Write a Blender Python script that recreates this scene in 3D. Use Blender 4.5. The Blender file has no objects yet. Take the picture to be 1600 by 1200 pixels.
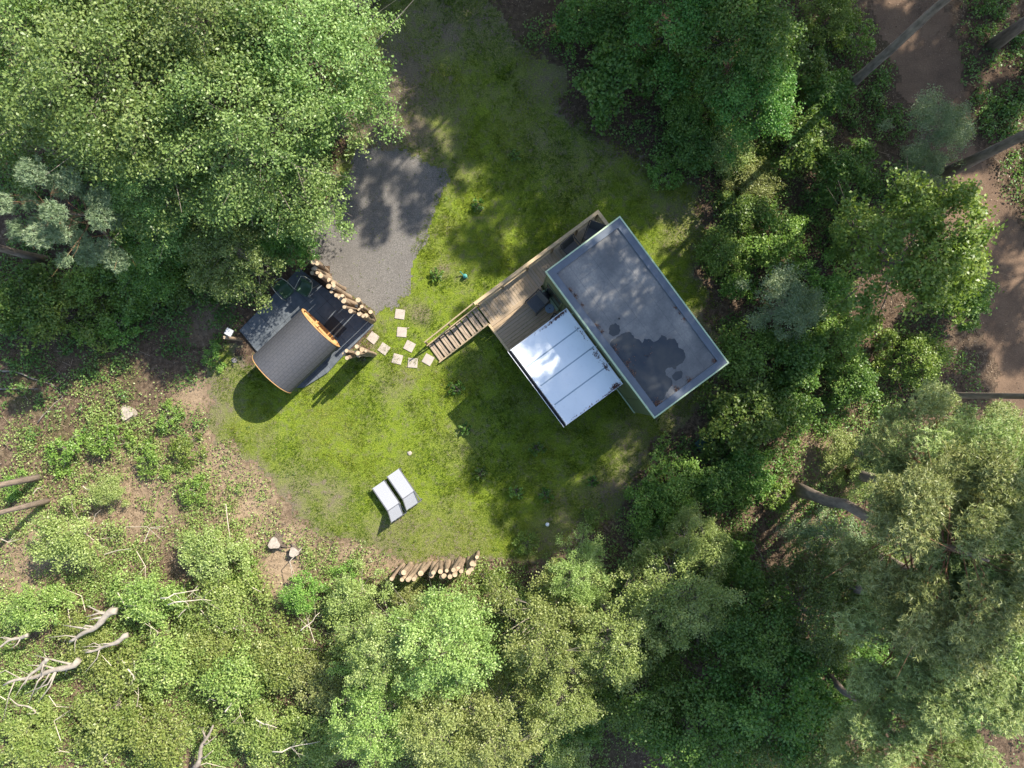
import bpy, math, random
import numpy as np
from mathutils import Vector, Matrix

R = math.radians
random.seed(7)
rng = np.random.default_rng(7)
SC = bpy.context.scene
COL = SC.collection

# ------------------------------------------------------------------ camera, sky, sun, exposure
H = 30.0                       # drone height above the clearing
S = 0.0272                     # metres per photo pixel (1600 wide) at ground level
cam_d = bpy.data.cameras.new('drone_camera')
cam_d.sensor_width = 36.0
cam_d.lens = 18.0 * H / (800 * S)
cam_d.clip_end = 2000.0
cam = bpy.data.objects.new('drone_camera', cam_d)
cam.location = (0, 0, H)
COL.objects.link(cam)
SC.camera = cam

SUN_EL, SUN_AZ = 42.0, 44.0    # elevation; direction the light comes from, counter-clockwise from +X
w = bpy.data.worlds.new('World')
SC.world = w
w.use_nodes = True
nt = w.node_tree
sky = nt.nodes.new('ShaderNodeTexSky')
sky.sky_type = 'NISHITA'
sky.sun_disc = False
sky.sun_elevation = R(SUN_EL)
sky.sun_rotation = R(90 - SUN_AZ)
nt.links.new(sky.outputs[0], nt.nodes['Background'].inputs[0])
nt.nodes['Background'].inputs[1].default_value = 0.15
sun_d = bpy.data.lights.new('sun', 'SUN')
sun_d.energy = 5.0
sun_d.angle = R(0.5)
sun_d.color = (1.0, 0.93, 0.82)
sun = bpy.data.objects.new('sun', sun_d)
COL.objects.link(sun)
sdir = Vector((math.cos(R(SUN_EL)) * math.cos(R(SUN_AZ)), math.cos(R(SUN_EL)) * math.sin(R(SUN_AZ)), math.sin(R(SUN_EL))))
sun.rotation_euler = sdir.to_track_quat('Z', 'Y').to_euler()
sun.location = sdir * 60
SC.view_settings.view_transform = 'Standard'
SC.view_settings.look = 'None'
SC.view_settings.gamma = 1.0
SC.view_settings.exposure = 1.1
SC.cycles.max_bounces = 6
SC.cycles.diffuse_bounces = 3
SC.cycles.transparent_max_bounces = 4

# ------------------------------------------------------------------ helpers
def gp(px, py, z=0.0):
    """ground-plan position of the photo pixel for something at height z"""
    f = S * (H - z) / H
    return ((px - 800) * f, (600 - py) * f)

def tag(o, label=None, cat=None, group=None, kind=None):
    if label: o['label'] = label
    if cat: o['category'] = cat
    if group: o['group'] = group
    if kind: o['kind'] = kind
    return o

def thing(name, label, cat, loc=(0, 0, 0), rz=0.0, group=None):
    o = bpy.data.objects.new(name, None)
    o.empty_display_size = 0.3
    o.location = loc
    o.rotation_euler = (0, 0, rz)
    COL.objects.link(o)
    return tag(o, label, cat, group)

def link(name, me, parent=None):
    o = bpy.data.objects.new(name, me)
    COL.objects.link(o)
    if parent is not None: o.parent = parent
    return o

def copy_tree(o, parent=None):
    c = o.copy()
    COL.objects.link(c)
    if parent is not None: c.parent = parent
    for ch in o.children: copy_tree(ch, c)
    return c

class MB:
    """collects shapes of one part"""
    def __init__(s): s.v, s.f, s.m = [], [], []
    def add(s, vs, fs, mi=0):
        b = len(s.v)
        s.v += [tuple(v) for v in vs]
        s.f += [tuple(i + b for i in f) for f in fs]
        s.m += [mi] * len(fs)
        return s
    def box(s, x0, x1, y0, y1, z0, z1, mi=0):
        return s.add([(x0,y0,z0),(x1,y0,z0),(x1,y1,z0),(x0,y1,z0),(x0,y0,z1),(x1,y0,z1),(x1,y1,z1),(x0,y1,z1)],
                     [(0,3,2,1),(4,5,6,7),(0,1,5,4),(1,2,6,5),(2,3,7,6),(3,0,4,7)], mi)
    def beam(s, a, b, wd, ht, mi=0, up=(0,0,1)):
        a, b = Vector(a), Vector(b)
        d = (b - a).normalized()
        u = Vector(up)
        if abs(d.dot(u)) > 0.98: u = Vector((1,0,0))
        x = d.cross(u).normalized() * wd / 2
        y = x.cross(d).normalized() * ht / 2
        vs = [a-x-y, a+x-y, a+x+y, a-x+y, b-x-y, b+x-y, b+x+y, b-x+y]
        return s.add(vs, [(0,3,2,1)[::-1],(4,5,6,7)[::-1],(0,4,5,1),(1,5,6,2),(2,6,7,3),(3,7,4,0)], mi)
    def tube(s, pts, rad, n=8, mi=0, cap=True, capmi=None):
        pts = [Vector(p) for p in pts]
        if not hasattr(rad, '__len__'): rad = [rad] * len(pts)
        vs, fs = [], []
        ref = None
        for i, p in enumerate(pts):
            d = (pts[min(i+1, len(pts)-1)] - pts[max(i-1, 0)]).normalized()
            if ref is None: ref = Vector((1,0,0)) if abs(d.x) < 0.8 else Vector((0,1,0))
            x = (ref - d * ref.dot(d)).normalized()
            ref = x
            y = d.cross(x)
            for k in range(n):
                a = 2 * math.pi * k / n
                vs.append(p + (x * math.cos(a) + y * math.sin(a)) * rad[i])
        for i in range(len(pts) - 1):
            for k in range(n):
                a, b = i * n + k, i * n + (k + 1) % n
                fs.append((a, b, b + n, a + n))
        s.add(vs, fs, mi)
        if cap:
            b = len(s.v) - len(vs)
            s.f.append(tuple(b + k for k in range(n))[::-1]); s.m.append(mi if capmi is None else capmi)
            s.f.append(tuple(b + (len(pts)-1) * n + k for k in range(n))); s.m.append(mi if capmi is None else capmi)
        return s
    def mesh(s, name, mats, smooth=False):
        me = bpy.data.meshes.new(name)
        me.from_pydata(s.v, [], s.f)
        if not isinstance(mats, (list, tuple)): mats = [mats]
        for m in mats: me.materials.append(m)
        me.polygons.foreach_set('material_index', s.m)
        if smooth: me.polygons.foreach_set('use_smooth', [True] * len(s.f))
        me.update()
        return me
    def build(s, name, mats, parent=None, smooth=False, bevel=0.0):
        o = link(name, s.mesh(name, mats, smooth), parent)
        if bevel:
            b = o.modifiers.new('soft_edges', 'BEVEL'); b.width = bevel; b.segments = 2; b.limit_method = 'ANGLE'
        return o

def np_mesh(name, verts, nper, mat, tint=None):
    """many separate faces of nper corners each; tint is one value per face"""
    n = len(verts) // nper
    me = bpy.data.meshes.new(name)
    me.vertices.add(n * nper)
    me.vertices.foreach_set('co', np.ascontiguousarray(verts, dtype=np.float32).ravel())
    me.loops.add(n * nper)
    me.loops.foreach_set('vertex_index', np.arange(n * nper, dtype=np.int32))
    me.polygons.add(n)
    me.polygons.foreach_set('loop_start', np.arange(0, n * nper, nper, dtype=np.int32))
    me.polygons.foreach_set('loop_total', np.full(n, nper, dtype=np.int32))
    if tint is not None:
        a = me.attributes.new('tint', 'FLOAT', 'FACE')
        a.data.foreach_set('value', np.asarray(tint, dtype=np.float32))
    me.materials.append(mat)
    me.update(calc_edges=True)
    return me

# value noise on the plan, for outlines and scatter densities
_tab = np.random.default_rng(3).random((256, 256))
def vnoise(x, y, sc=1.0, off=0.0):
    x = np.asarray(x) / sc + 57.3 + off; y = np.asarray(y) / sc + 91.7 + off * 1.7
    xi = np.floor(x).astype(int); yi = np.floor(y).astype(int)
    fx = x - xi; fy = y - yi
    fx = fx * fx * (3 - 2 * fx); fy = fy * fy * (3 - 2 * fy)
    t = lambda a, b: _tab[a % 256, b % 256]
    return (t(xi, yi) * (1-fx) + t(xi+1, yi) * fx) * (1-fy) + (t(xi, yi+1) * (1-fx) + t(xi+1, yi+1) * fx) * fy
def fbm(x, y, sc=1.0, off=0.0):
    return (vnoise(x, y, sc, off) + 0.5 * vnoise(x, y, sc / 2.1, off + 9) + 0.25 * vnoise(x, y, sc / 4.3, off + 21)) / 1.75

def inpoly(x, y, poly):
    x = np.asarray(x); y = np.asarray(y)
    c = np.zeros(x.shape, bool)
    n = len(poly)
    for i in range(n):
        x0, y0 = poly[i]; x1, y1 = poly[(i + 1) % n]
        if y0 == y1: continue
        c ^= ((y0 > y) != (y1 > y)) & (x < (x1 - x0) * (y - y0) / (y1 - y0) + x0)
    return c
def polydist(x, y, poly):
    """signed distance, positive inside"""
    x = np.asarray(x, float); y = np.asarray(y, float)
    d = np.full(x.shape, 1e9)
    n = len(poly)
    for i in range(n):
        x0, y0 = poly[i]; x1, y1 = poly[(i + 1) % n]
        dx, dy = x1 - x0, y1 - y0
        t = np.clip(((x - x0) * dx + (y - y0) * dy) / (dx * dx + dy * dy + 1e-9), 0, 1)
        d = np.minimum(d, np.hypot(x - x0 - t * dx, y - y0 - t * dy))
    return np.where(inpoly(x, y, poly), d, -d)
P = lambda pts: [gp(a, b) for a, b in pts]

# ------------------------------------------------------------------ materials
def newmat(name):
    m = bpy.data.materials.new(name)
    m.use_nodes = True
    t = m.node_tree
    return m, t, t.nodes['Principled BSDF']
def nd(t, typ, **kw):
    n = t.nodes.new(typ)
    for k, v in kw.items(): setattr(n, k, v)
    return n
def ramp(t, fac, stops):
    r = nd(t, 'ShaderNodeValToRGB')
    e = r.color_ramp.elements
    e[0].position, e[0].color = stops[0][0], (*stops[0][1], 1)
    e[1].position, e[1].color = stops[1][0], (*stops[1][1], 1)
    for p, c in stops[2:]:
        k = e.new(p); k.color = (*c, 1)
    t.links.new(fac, r.inputs[0])
    return r.outputs[0]
def noise(t, scale, detail=4.0, rough=0.55, vec=None, stretch=None, coord='Object'):
    n = nd(t, 'ShaderNodeTexNoise')
    n.inputs['Scale'].default_value = scale
    n.inputs['Detail'].default_value = detail
    n.inputs['Roughness'].default_value = rough
    if vec is None: vec = nd(t, 'ShaderNodeTexCoord').outputs[coord]
    if stretch:
        mp = nd(t, 'ShaderNodeMapping')
        mp.inputs['Scale'].default_value = stretch
        t.links.new(vec, mp.inputs[0]); vec = mp.outputs[0]
    t.links.new(vec, n.inputs['Vector'])
    return n.outputs[0]
def mixc(t, fac, a, b, mode='MIX'):
    m = nd(t, 'ShaderNodeMix', data_type='RGBA', blend_type=mode)
    if isinstance(fac, (int, float)): m.inputs[0].default_value = fac
    else: t.links.new(fac, m.inputs[0])
    for i, s in ((6, a), (7, b)):
        if isinstance(s, tuple): m.inputs[i].default_value = (*s, 1)
        else: t.links.new(s, m.inputs[i])
    return m.outputs[2]
def math_(t, op, a, b=0.0):
    m = nd(t, 'ShaderNodeMath', operation=op)
    for i, s in ((0, a), (1, b)):
        if isinstance(s, (int, float)): m.inputs[i].default_value = s
        else: t.links.new(s, m.inputs[i])
    return m.outputs[0]
def maprange(t, v, a, b, c=0.0, d=1.0):
    m = nd(t, 'ShaderNodeMapRange')
    t.links.new(v, m.inputs[0])
    for i, s in enumerate((a, b, c, d)): m.inputs[i + 1].default_value = s
    return m.outputs[0]
def bump(t, p, h, strength, dist=0.02):
    b = nd(t, 'ShaderNodeBump')
    b.inputs['Strength'].default_value = strength
    b.inputs['Distance'].default_value = dist
    t.links.new(h, b.inputs['Height'])
    t.links.new(b.outputs[0], p.inputs['Normal'])
def attr(t, name):
    return nd(t, 'ShaderNodeAttribute', attribute_name=name).outputs['Fac']

def plain(name, c, rough=0.6, var=0.25, scale=8.0, metal=0.0, bmp=0.15, stretch=None, spec=0.5):
    m, t, p = newmat(name)
    n = noise(t, scale, 5, 0.6, stretch=stretch)
    lo = tuple(x * (1 - var) for x in c); hi = tuple(min(1, x * (1 + var)) for x in c)
    t.links.new(ramp(t, n, [(0.3, lo), (0.7, hi)]), p.inputs['Base Color'])
    p.inputs['Roughness'].default_value = rough
    p.inputs['Metallic'].default_value = metal
    p.inputs['Specular IOR Level'].default_value = spec
    if bmp: bump(t, p, n, bmp, 0.01)
    return m

def leafmat(name, dark, mid, light, rough=0.42, trans=0.35, tcol=None, hue=0.02, val=0.22, spec=0.4):
    m, t, p = newmat(name)
    c = ramp(t, attr(t, 'tint'), [(0.0, dark), (0.55, mid), (1.0, light)])
    oi = nd(t, 'ShaderNodeObjectInfo')
    hs = nd(t, 'ShaderNodeHueSaturation')
    t.links.new(maprange(t, oi.outputs['Random'], 0, 1, 0.5 - hue, 0.5 + hue), hs.inputs['Hue'])
    t.links.new(maprange(t, oi.outputs['Random'], 0, 1, 1 - val, 1 + val), hs.inputs['Value'])
    t.links.new(c, hs.inputs['Color'])
    t.links.new(hs.outputs[0], p.inputs['Base Color'])
    p.inputs['Roughness'].default_value = rough
    p.inputs['Specular IOR Level'].default_value = spec
    tr = nd(t, 'ShaderNodeBsdfTranslucent')
    t.links.new(mixc(t, 1.0, hs.outputs[0], tcol or (1.25, 1.3, 0.6), 'MULTIPLY'), tr.inputs[0])
    mx = nd(t, 'ShaderNodeMixShader')
    mx.inputs[0].default_value = trans
    t.links.new(p.outputs[0], mx.inputs[1]); t.links.new(tr.outputs[0], mx.inputs[2])
    t.links.new(mx.outputs[0], t.nodes['Material Output'].inputs[0])
    return m

M = {}
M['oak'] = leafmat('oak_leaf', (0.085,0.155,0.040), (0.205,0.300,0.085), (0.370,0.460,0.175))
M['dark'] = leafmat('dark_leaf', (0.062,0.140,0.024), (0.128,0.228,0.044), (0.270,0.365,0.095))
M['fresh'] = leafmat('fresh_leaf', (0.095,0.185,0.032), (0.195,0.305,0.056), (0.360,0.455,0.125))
M['bracken'] = leafmat('bracken_leaf', (0.140,0.220,0.046), (0.270,0.355,0.090), (0.440,0.490,0.180))
M['birch'] = leafmat('birch_leaf', (0.140,0.205,0.046), (0.275,0.355,0.100), (0.440,0.500,0.195))
M['yellow'] = leafmat('yellow_green_leaf', (0.180,0.225,0.055), (0.300,0.360,0.115), (0.460,0.500,0.200))
M['willow'] = leafmat('grey_green_leaf', (0.132,0.186,0.093), (0.232,0.295,0.155), (0.380,0.426,0.256))
M['pine'] = leafmat('pine_needle', (0.135,0.185,0.060), (0.325,0.390,0.140), (0.540,0.580,0.270), trans=0.2)
M['bluepine'] = leafmat('blue_pine_needle', (0.135,0.205,0.105), (0.265,0.350,0.200), (0.430,0.500,0.310), trans=0.2)
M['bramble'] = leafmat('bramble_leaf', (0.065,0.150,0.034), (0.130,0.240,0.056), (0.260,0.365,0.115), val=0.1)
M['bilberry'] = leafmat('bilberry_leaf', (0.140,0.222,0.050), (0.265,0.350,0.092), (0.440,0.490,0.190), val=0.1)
M['weed'] = leafmat('weed_leaf', (.055,.120,.018), (.105,.200,.030), (.190,.280,.060), val=0.0)
M['litterleaf'] = leafmat('dry_leaf', (0.060,0.037,0.022), (0.190,0.130,0.078), (0.430,0.325,0.205), trans=0.1, tcol=(1,1,1), val=0.1)
M['lawnblade'] = leafmat('grass_blade', (0.050,0.098,0.008), (0.145,0.200,0.015), (0.320,0.335,0.058), trans=0.35, val=0.0, rough=0.6, spec=0.2)

M['bark'] = plain('brown_bark', (.105,.080,.062), 0.9, 0.5, 5, bmp=0.8, stretch=(1, 1, 0.25))
M['pinebark'] = plain('pine_bark', (.190,.145,.112), 0.9, 0.5, 6, bmp=0.9, stretch=(1, 1, 0.3))
M['orangebark'] = plain('orange_upper_bark', (.240,.120,.060), 0.85, 0.35, 6, bmp=0.5)
M['greybark'] = plain('grey_twig_bark', (.230,.195,.155), 0.9, 0.35, 6, bmp=0.4)
M['deadwood'] = plain('bleached_dead_wood', (.290,.250,.198), 0.85, 0.3, 5, bmp=0.5, stretch=(1,1,1))
M['stemwood'] = plain('pale_dead_stem', (.48,.41,.32), 0.85, 0.3, 5, bmp=0.2)
M['logbark'] = plain('peeled_log_side', (.235,.170,.112), 0.85, 0.35, 7, bmp=0.5, stretch=(1, 1, 0.25))

def endgrain():
    m, t, p = newmat('sawn_log_end')
    n = noise(t, 9, 4)
    wv = nd(t, 'ShaderNodeTexWave', wave_type='RINGS')
    wv.inputs['Scale'].default_value = 9
    wv.inputs['Distortion'].default_value = 2
    t.links.new(nd(t, 'ShaderNodeTexCoord').outputs['Object'], wv.inputs[0])
    c = ramp(t, n, [(0.3, (.33,.24,.145)), (0.7, (.52,.40,.26))])
    t.links.new(mixc(t, 0.12, c, wv.outputs[0], 'MULTIPLY'), p.inputs['Base Color'])
    p.inputs['Roughness'].default_value = 0.8
    return m
M['logend'] = endgrain()

def planked(name, c, width, axis, var=0.35, gap=0.06, rough=0.75, grey=(.30,.25,.19)):
    """boards of the given width laid side by side along one local axis, each with its own tone"""
    m, t, p = newmat(name)
    co = nd(t, 'ShaderNodeTexCoord').outputs['Object']
    sx = nd(t, 'ShaderNodeSeparateXYZ')
    t.links.new(co, sx.inputs[0])
    v = math_(t, 'DIVIDE', sx.outputs[axis], width)
    cell = math_(t, 'FLOOR', v)
    fr = math_(t, 'FRACT', v)
    wn = nd(t, 'ShaderNodeTexWhiteNoise', noise_dimensions='1D')
    t.links.new(cell, wn.inputs['W'])
    st = [1.2, 1.2, 1.2]; st[axis] = 14
    gr = noise(t, 3.0, 5, 0.6, stretch=tuple(st))
    a = ramp(t, gr, [(0.25, tuple(x * 0.65 for x in c)), (0.75, tuple(x * 1.25 for x in c))])
    b = mixc(t, maprange(t, wn.outputs[0], 0, 1, 0.0, var * 2), a, grey)
    t.links.new(b, p.inputs['Base Color'])
    p.inputs['Roughness'].default_value = rough
    bump(t, p, gr, 0.3, 0.005)
    return m
M['deckboard'] = planked('weathered_deck_board', (.350,.255,.155), 0.128, 1)
M['stairboard'] = plain('stair_tread_wood', (.300,.230,.160), 0.8, 0.35, 4, stretch=(1, 8, 1))
M['railwood'] = plain('pale_yellow_rail_wood', (.430,.320,.180), 0.7, 0.25, 4, stretch=(8, 1, 8))
M['brownrail'] = plain('brown_fence_board', (.260,.180,.095), 0.75, 0.3, 4, stretch=(8, 1, 8))

M['greenwall'] = plain('moss_green_painted_board', (.080,.105,.050), 0.6, 0.12, 6, bmp=0.1)
M['greentrim'] = plain('pale_green_metal_trim', (.360,.460,.300), 0.45, 0.12, 4, bmp=0.0)
M['glass'] = plain('dark_window_glass', (.020,.028,.022), 0.08, 0.2, 2, bmp=0.0)
M['parapet'] = plain('blue_grey_roof_upstand', (.085,.103,.128), 0.55, 0.15, 3, bmp=0.05)
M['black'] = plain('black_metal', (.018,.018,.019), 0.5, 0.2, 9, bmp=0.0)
M['blackfabric'] = plain('charcoal_fabric', (.075,.075,.078), 0.85, 0.25, 30, bmp=0.2)
M['bluetable'] = plain('slate_blue_table_top', (.130,.175,.210), 0.45, 0.1, 6, bmp=0.0)
M['darkgap'] = plain('dark_gutter', (.022,.022,.025), 0.6, 0.2, 6, bmp=0.0)
M['whitemetal'] = plain('white_metal_frame', (.72,.74,.75), 0.4, 0.06, 3, bmp=0.0)
M['fabric'] = plain('light_grey_sling_fabric', (.330,.335,.355), 0.8, 0.05, 60, bmp=0.1)
M['greymetal'] = plain('dark_grey_frame', (.120,.122,.130), 0.5, 0.1, 9, bmp=0.0)
M['greenshell'] = plain('dark_green_shell_seat', (.030,.070,.030), 0.5, 0.1, 8, bmp=0.0)
M['goldwire'] = plain('pale_wire_frame', (.42,.42,.32), 0.4, 0.1, 8, metal=0.3, bmp=0.0)
M['saunawood'] = planked('warm_sauna_wood', (.430,.215,.070), 0.10, 1, var=0.15, grey=(.30,.15,.05), rough=0.55)
M['saunarim'] = plain('orange_sauna_rim', (.560,.320,.130), 0.5, 0.2, 6, bmp=0.1)
M['stone'] = plain('pale_concrete_slab', (.360,.310,.262), 0.9, 0.12, 7, bmp=0.3)
M['sign'] = plain('white_sign_plate', (.45,.45,.44), 0.5, 0.04, 3, bmp=0.0)
M['signmark'] = plain('black_sign_frame', (.03,.03,.03), 0.5, 0.04, 3, bmp=0.0)
M['stump'] = plain('weathered_stump_wood', (.340,.290,.235), 0.9, 0.35, 9, bmp=0.5)
M['whiteball'] = plain('white_globe', (.78,.80,.80), 0.35, 0.04, 3, bmp=0.0)
M['teal'] = plain('teal_plastic', (.050,.240,.210), 0.4, 0.2, 8, bmp=0.0)
M['tarp'] = plain('dark_green_sheet', (.020,.060,.048), 0.5, 0.2, 4, bmp=0.2)
M['drybrown'] = leafmat('roof_leaf_litter', (.060,.028,.018), (.130,.060,.034), (.240,.140,.080), trans=0.0, tcol=(1,1,1), val=0.0)
M['copper'] = plain('rain_hopper', (.14,.15,.13), 0.5, 0.2, 8, bmp=0.0)

def roofmat():
    m, t, p = newmat('bitumen_roof')
    co = nd(t, 'ShaderNodeTexCoord').outputs['Object']
    n1 = noise(t, 0.7, 6, 0.6, co)
    n2 = noise(t, 14, 5, 0.7, co)
    n3 = noise(t, 60, 3, 0.7, co)
    c = ramp(t, n1, [(0.32, (.090,.093,.094)), (0.50, (.160,.158,.152)), (0.70, (.285,.268,.240))])
    c = mixc(t, maprange(t, n2, 0.35, 0.7, 0.0, 0.45), c, (.058,.063,.070))
    c = mixc(t, maprange(t, n3, 0.55, 0.75, 0.0, 0.3), c, (.27,.26,.245))
    # sheet joints, staggered
    br = nd(t, 'ShaderNodeTexBrick')
    br.inputs['Scale'].default_value = 1.0
    br.inputs['Mortar Size'].default_value = 0.009
    br.inputs['Mortar Smooth'].default_value = 0.3
    br.inputs['Brick Width'].default_value = 2.3
    br.inputs['Row Height'].default_value = 0.86
    br.inputs['Color1'].default_value = (0, 0, 0, 1); br.inputs['Color2'].default_value = (0, 0, 0, 1)
    br.inputs['Mortar'].default_value = (1, 1, 1, 1)
    t.links.new(co, br.inputs['Vector'])
    c = mixc(t, math_(t, 'MULTIPLY', br.outputs['Fac'], 0.5), c, (.055,.060,.068))
    t.links.new(c, p.inputs['Base Color'])
    p.inputs['Roughness'].default_value = 0.75
    bump(t, p, n2, 0.2, 0.01)
    return m
M['roof'] = roofmat()
def puddlemat():
    m, t, p = newmat('wet_roof_water')
    n = noise(t, 1.6, 4)
    t.links.new(ramp(t, n, [(0.35, (.030,.038,.048)), (0.7, (.070,.070,.066))]), p.inputs['Base Color'])
    p.inputs['Roughness'].default_value = 0.12
    p.inputs['IOR'].default_value = 1.33
    return m
M['puddle'] = puddlemat()
def awningmat():
    m, t, p = newmat('opal_canopy_panel')
    n = noise(t, 0.9, 4, 0.5)
    n2 = noise(t, 7, 4, 0.6)
    c = ramp(t, n, [(0.35, (.70,.73,.74)), (0.65, (.76,.78,.78))])
    c = mixc(t, maprange(t, n2, 0.55, 0.8, 0, 0.25), c, (.50,.52,.50))
    t.links.new(c, p.inputs['Base Color'])
    p.inputs['Roughness'].default_value = 0.12
    p.inputs['Coat Weight'].default_value = 0.6
    p.inputs['Coat Roughness'].default_value = 0.04
    return m
M['awning'] = awningmat()
def shinglemat():
    m, t, p = newmat('grey_felt_shingle')
    co = nd(t, 'ShaderNodeTexCoord').outputs['Object']
    n = noise(t, 30, 4, 0.7, co)
    n0 = noise(t, 1.5, 4, 0.6, co)
    c = ramp(t, n, [(0.3, (.034,.036,.042)), (0.7, (.080,.082,.090))])
    c = mixc(t, maprange(t, n0, 0.4, 0.7, 0, 0.3), c, (.080,.078,.077))
    wv = nd(t, 'ShaderNodeTexBrick')
    wv.inputs['Scale'].default_value = 1.0
    wv.inputs['Brick Width'].default_value = 0.22
    wv.inputs['Row Height'].default_value = 0.13
    wv.inputs['Mortar Size'].default_value = 0.010
    wv.inputs['Color1'].default_value = (0, 0, 0, 1); wv.inputs['Color2'].default_value = (.25, .25, .25, 1)
    wv.inputs['Mortar'].default_value = (1, 1, 1, 1)
    t.links.new(co, wv.inputs[0])
    c = mixc(t, math_(t, 'MULTIPLY', wv.outputs['Fac'], 0.7), c, (.03,.03,.035))
    t.links.new(c, p.inputs['Base Color'])
    p.inputs['Roughness'].default_value = 0.7
    bump(t, p, n, 0.4, 0.01)
    return m
M['shingle'] = shinglemat()
def tilemat():
    m, t, p = newmat('dark_slate_tile')
    co = nd(t, 'ShaderNodeTexCoord').outputs['Object']
    n = noise(t, 3, 6, 0.65, co)
    c = ramp(t, n, [(0.3, (.055,.066,.078)), (0.7, (.120,.136,.150))])
    br = nd(t, 'ShaderNodeTexBrick')
    br.offset = 0.0
    br.inputs['Scale'].default_value = 1.0
    br.inputs['Brick Width'].default_value = 0.62
    br.inputs['Row Height'].default_value = 0.62
    br.inputs['Mortar Size'].default_value = 0.008
    br.inputs['Color1'].default_value = (0, 0, 0, 1); br.inputs['Color2'].default_value = (0, 0, 0, 1)
    br.inputs['Mortar'].default_value = (1, 1, 1, 1)
    t.links.new(co, br.inputs[0])
    c = mixc(t, math_(t, 'MULTIPLY', br.outputs['Fac'], 0.8), c, (.02,.022,.026))
    t.links.new(c, p.inputs['Base Color'])
    p.inputs['Roughness'].default_value = 0.55
    bump(t, p, n, 0.2, 0.01)
    return m
M['tile'] = tilemat()

def groundmat():
    m, t, p = newmat('forest_floor')
    co = nd(t, 'ShaderNodeTexCoord').outputs['Object']
    n1 = noise(t, 0.45, 6, 0.6, co)
    n2 = noise(t, 5.0, 8, 0.72, co)
    n3 = noise(t, 28.0, 4, 0.75, co)
    c = ramp(t, n2, [(0.30, (.024,.015,.009)), (0.47, (.090,.060,.038)), (0.60, (.195,.140,.090)), (0.76, (.370,.290,.195))])
    c = mixc(t, maprange(t, n3, 0.5, 0.72, 0, 0.55), c, (.280,.215,.150))
    c = mixc(t, maprange(t, n3, 0.30, 0.46, 0.65, 0), c, (.055,.038,.028))
    moss = math_(t, 'MULTIPLY', maprange(t, n1, 0.46, 0.62), attr(t, 'moss'))
    c = mixc(t, moss, c, (.085,.088,.028))
    sand = math_(t, 'MULTIPLY', maprange(t, n2, 0.30, 0.55, 0.4, 1.0), attr(t, 'sand'))
    c = mixc(t, sand, c, (.370,.272,.175))
    c = mixc(t, math_(t, 'MULTIPLY', attr(t, 'humus'), 0.8), c, mixc(t, n3, (.030,.020,.014), (.100,.062,.040)))  # darkens the floor: humus together with painted woodland shade
    t.links.new(c, p.inputs['Base Color'])
    p.inputs['Roughness'].default_value = 0.95
    p.inputs['Specular IOR Level'].default_value = 0.2
    hh = math_(t, 'ADD', n2, math_(t, 'MULTIPLY', n3, 0.5))
    bump(t, p, hh, 0.9, 0.06)
    return m
M['ground'] = groundmat()
def lawnmat():
    m, t, p = newmat('patchy_lawn')
    co = nd(t, 'ShaderNodeTexCoord').outputs['Object']
    n1 = noise(t, 0.55, 5, 0.62, co)
    n2 = noise(t, 3.2, 7, 0.72, co)
    n3 = noise(t, 22.0, 4, 0.75, co)
    g = ramp(t, n3, [(0.28, (.038,.070,.010)), (0.5, (.138,.190,.015)), (0.72, (.310,.330,.055))])
    g = mixc(t, maprange(t, n2, 0.42, 0.68, 0, 0.55), g, (.085,.150,.012))
    dirt = ramp(t, n3, [(0.3, (.075,.058,.038)), (0.7, (.235,.192,.135))])
    bare = math_(t, 'ADD', maprange(t, n2, 0.50, 0.70, 0.0, 0.7), maprange(t, n1, 0.50, 0.68, 0.0, 0.35))
    bare = math_(t, 'ADD', bare, attr(t, 'bare'))
    nm = nd(t, 'ShaderNodeClamp'); t.links.new(bare, nm.inputs[0])
    t.links.new(mixc(t, nm.outputs[0], g, dirt), p.inputs['Base Color'])
    p.inputs['Roughness'].default_value = 0.95
    p.inputs['Specular IOR Level'].default_value = 0.15
    bump(t, p, math_(t, 'ADD', n2, n3), 0.8, 0.05)
    return m
M['lawn'] = lawnmat()
def gravelmat():
    m, t, p = newmat('grey_gravel')
    co = nd(t, 'ShaderNodeTexCoord').outputs['Object']
    n1 = noise(t, 0.6, 5, 0.6, co)
    n2 = noise(t, 30.0, 4, 0.85, co)
    c = ramp(t, n2, [(0.33, (.050,.046,.041)), (0.5, (.130,.120,.108)), (0.69, (.270,.250,.225))])
    c = mixc(t, maprange(t, n1, 0.4, 0.65, 0, 0.4), c, (.085,.076,.066))
    t.links.new(c, p.inputs['Base Color'])
    p.inputs['Roughness'].default_value = 0.9
    bump(t, p, n2, 0.7, 0.02)
    return m
M['gravel'] = gravelmat()
def roadmat():
    m, t, p = newmat('sandy_track')
    co = nd(t, 'ShaderNodeTexCoord').outputs['Object']
    n1 = noise(t, 0.9, 6, 0.65, co)
    n2 = noise(t, 16.0, 5, 0.75, co)
    c = ramp(t, n1, [(0.3, (.080,.048,.028)), (0.7, (.165,.104,.062))])
    c = mixc(t, maprange(t, n2, 0.5, 0.75, 0, 0.5), c, (.25,.175,.115))
    c = mixc(t, maprange(t, n2, 0.28, 0.45, 0.5, 0), c, (.08,.05,.035))
    t.links.new(c, p.inputs['Base Color'])
    p.inputs['Roughness'].default_value = 0.95
    bump(t, p, n2, 0.5, 0.03)
    return m
M['road'] = roadmat()

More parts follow.
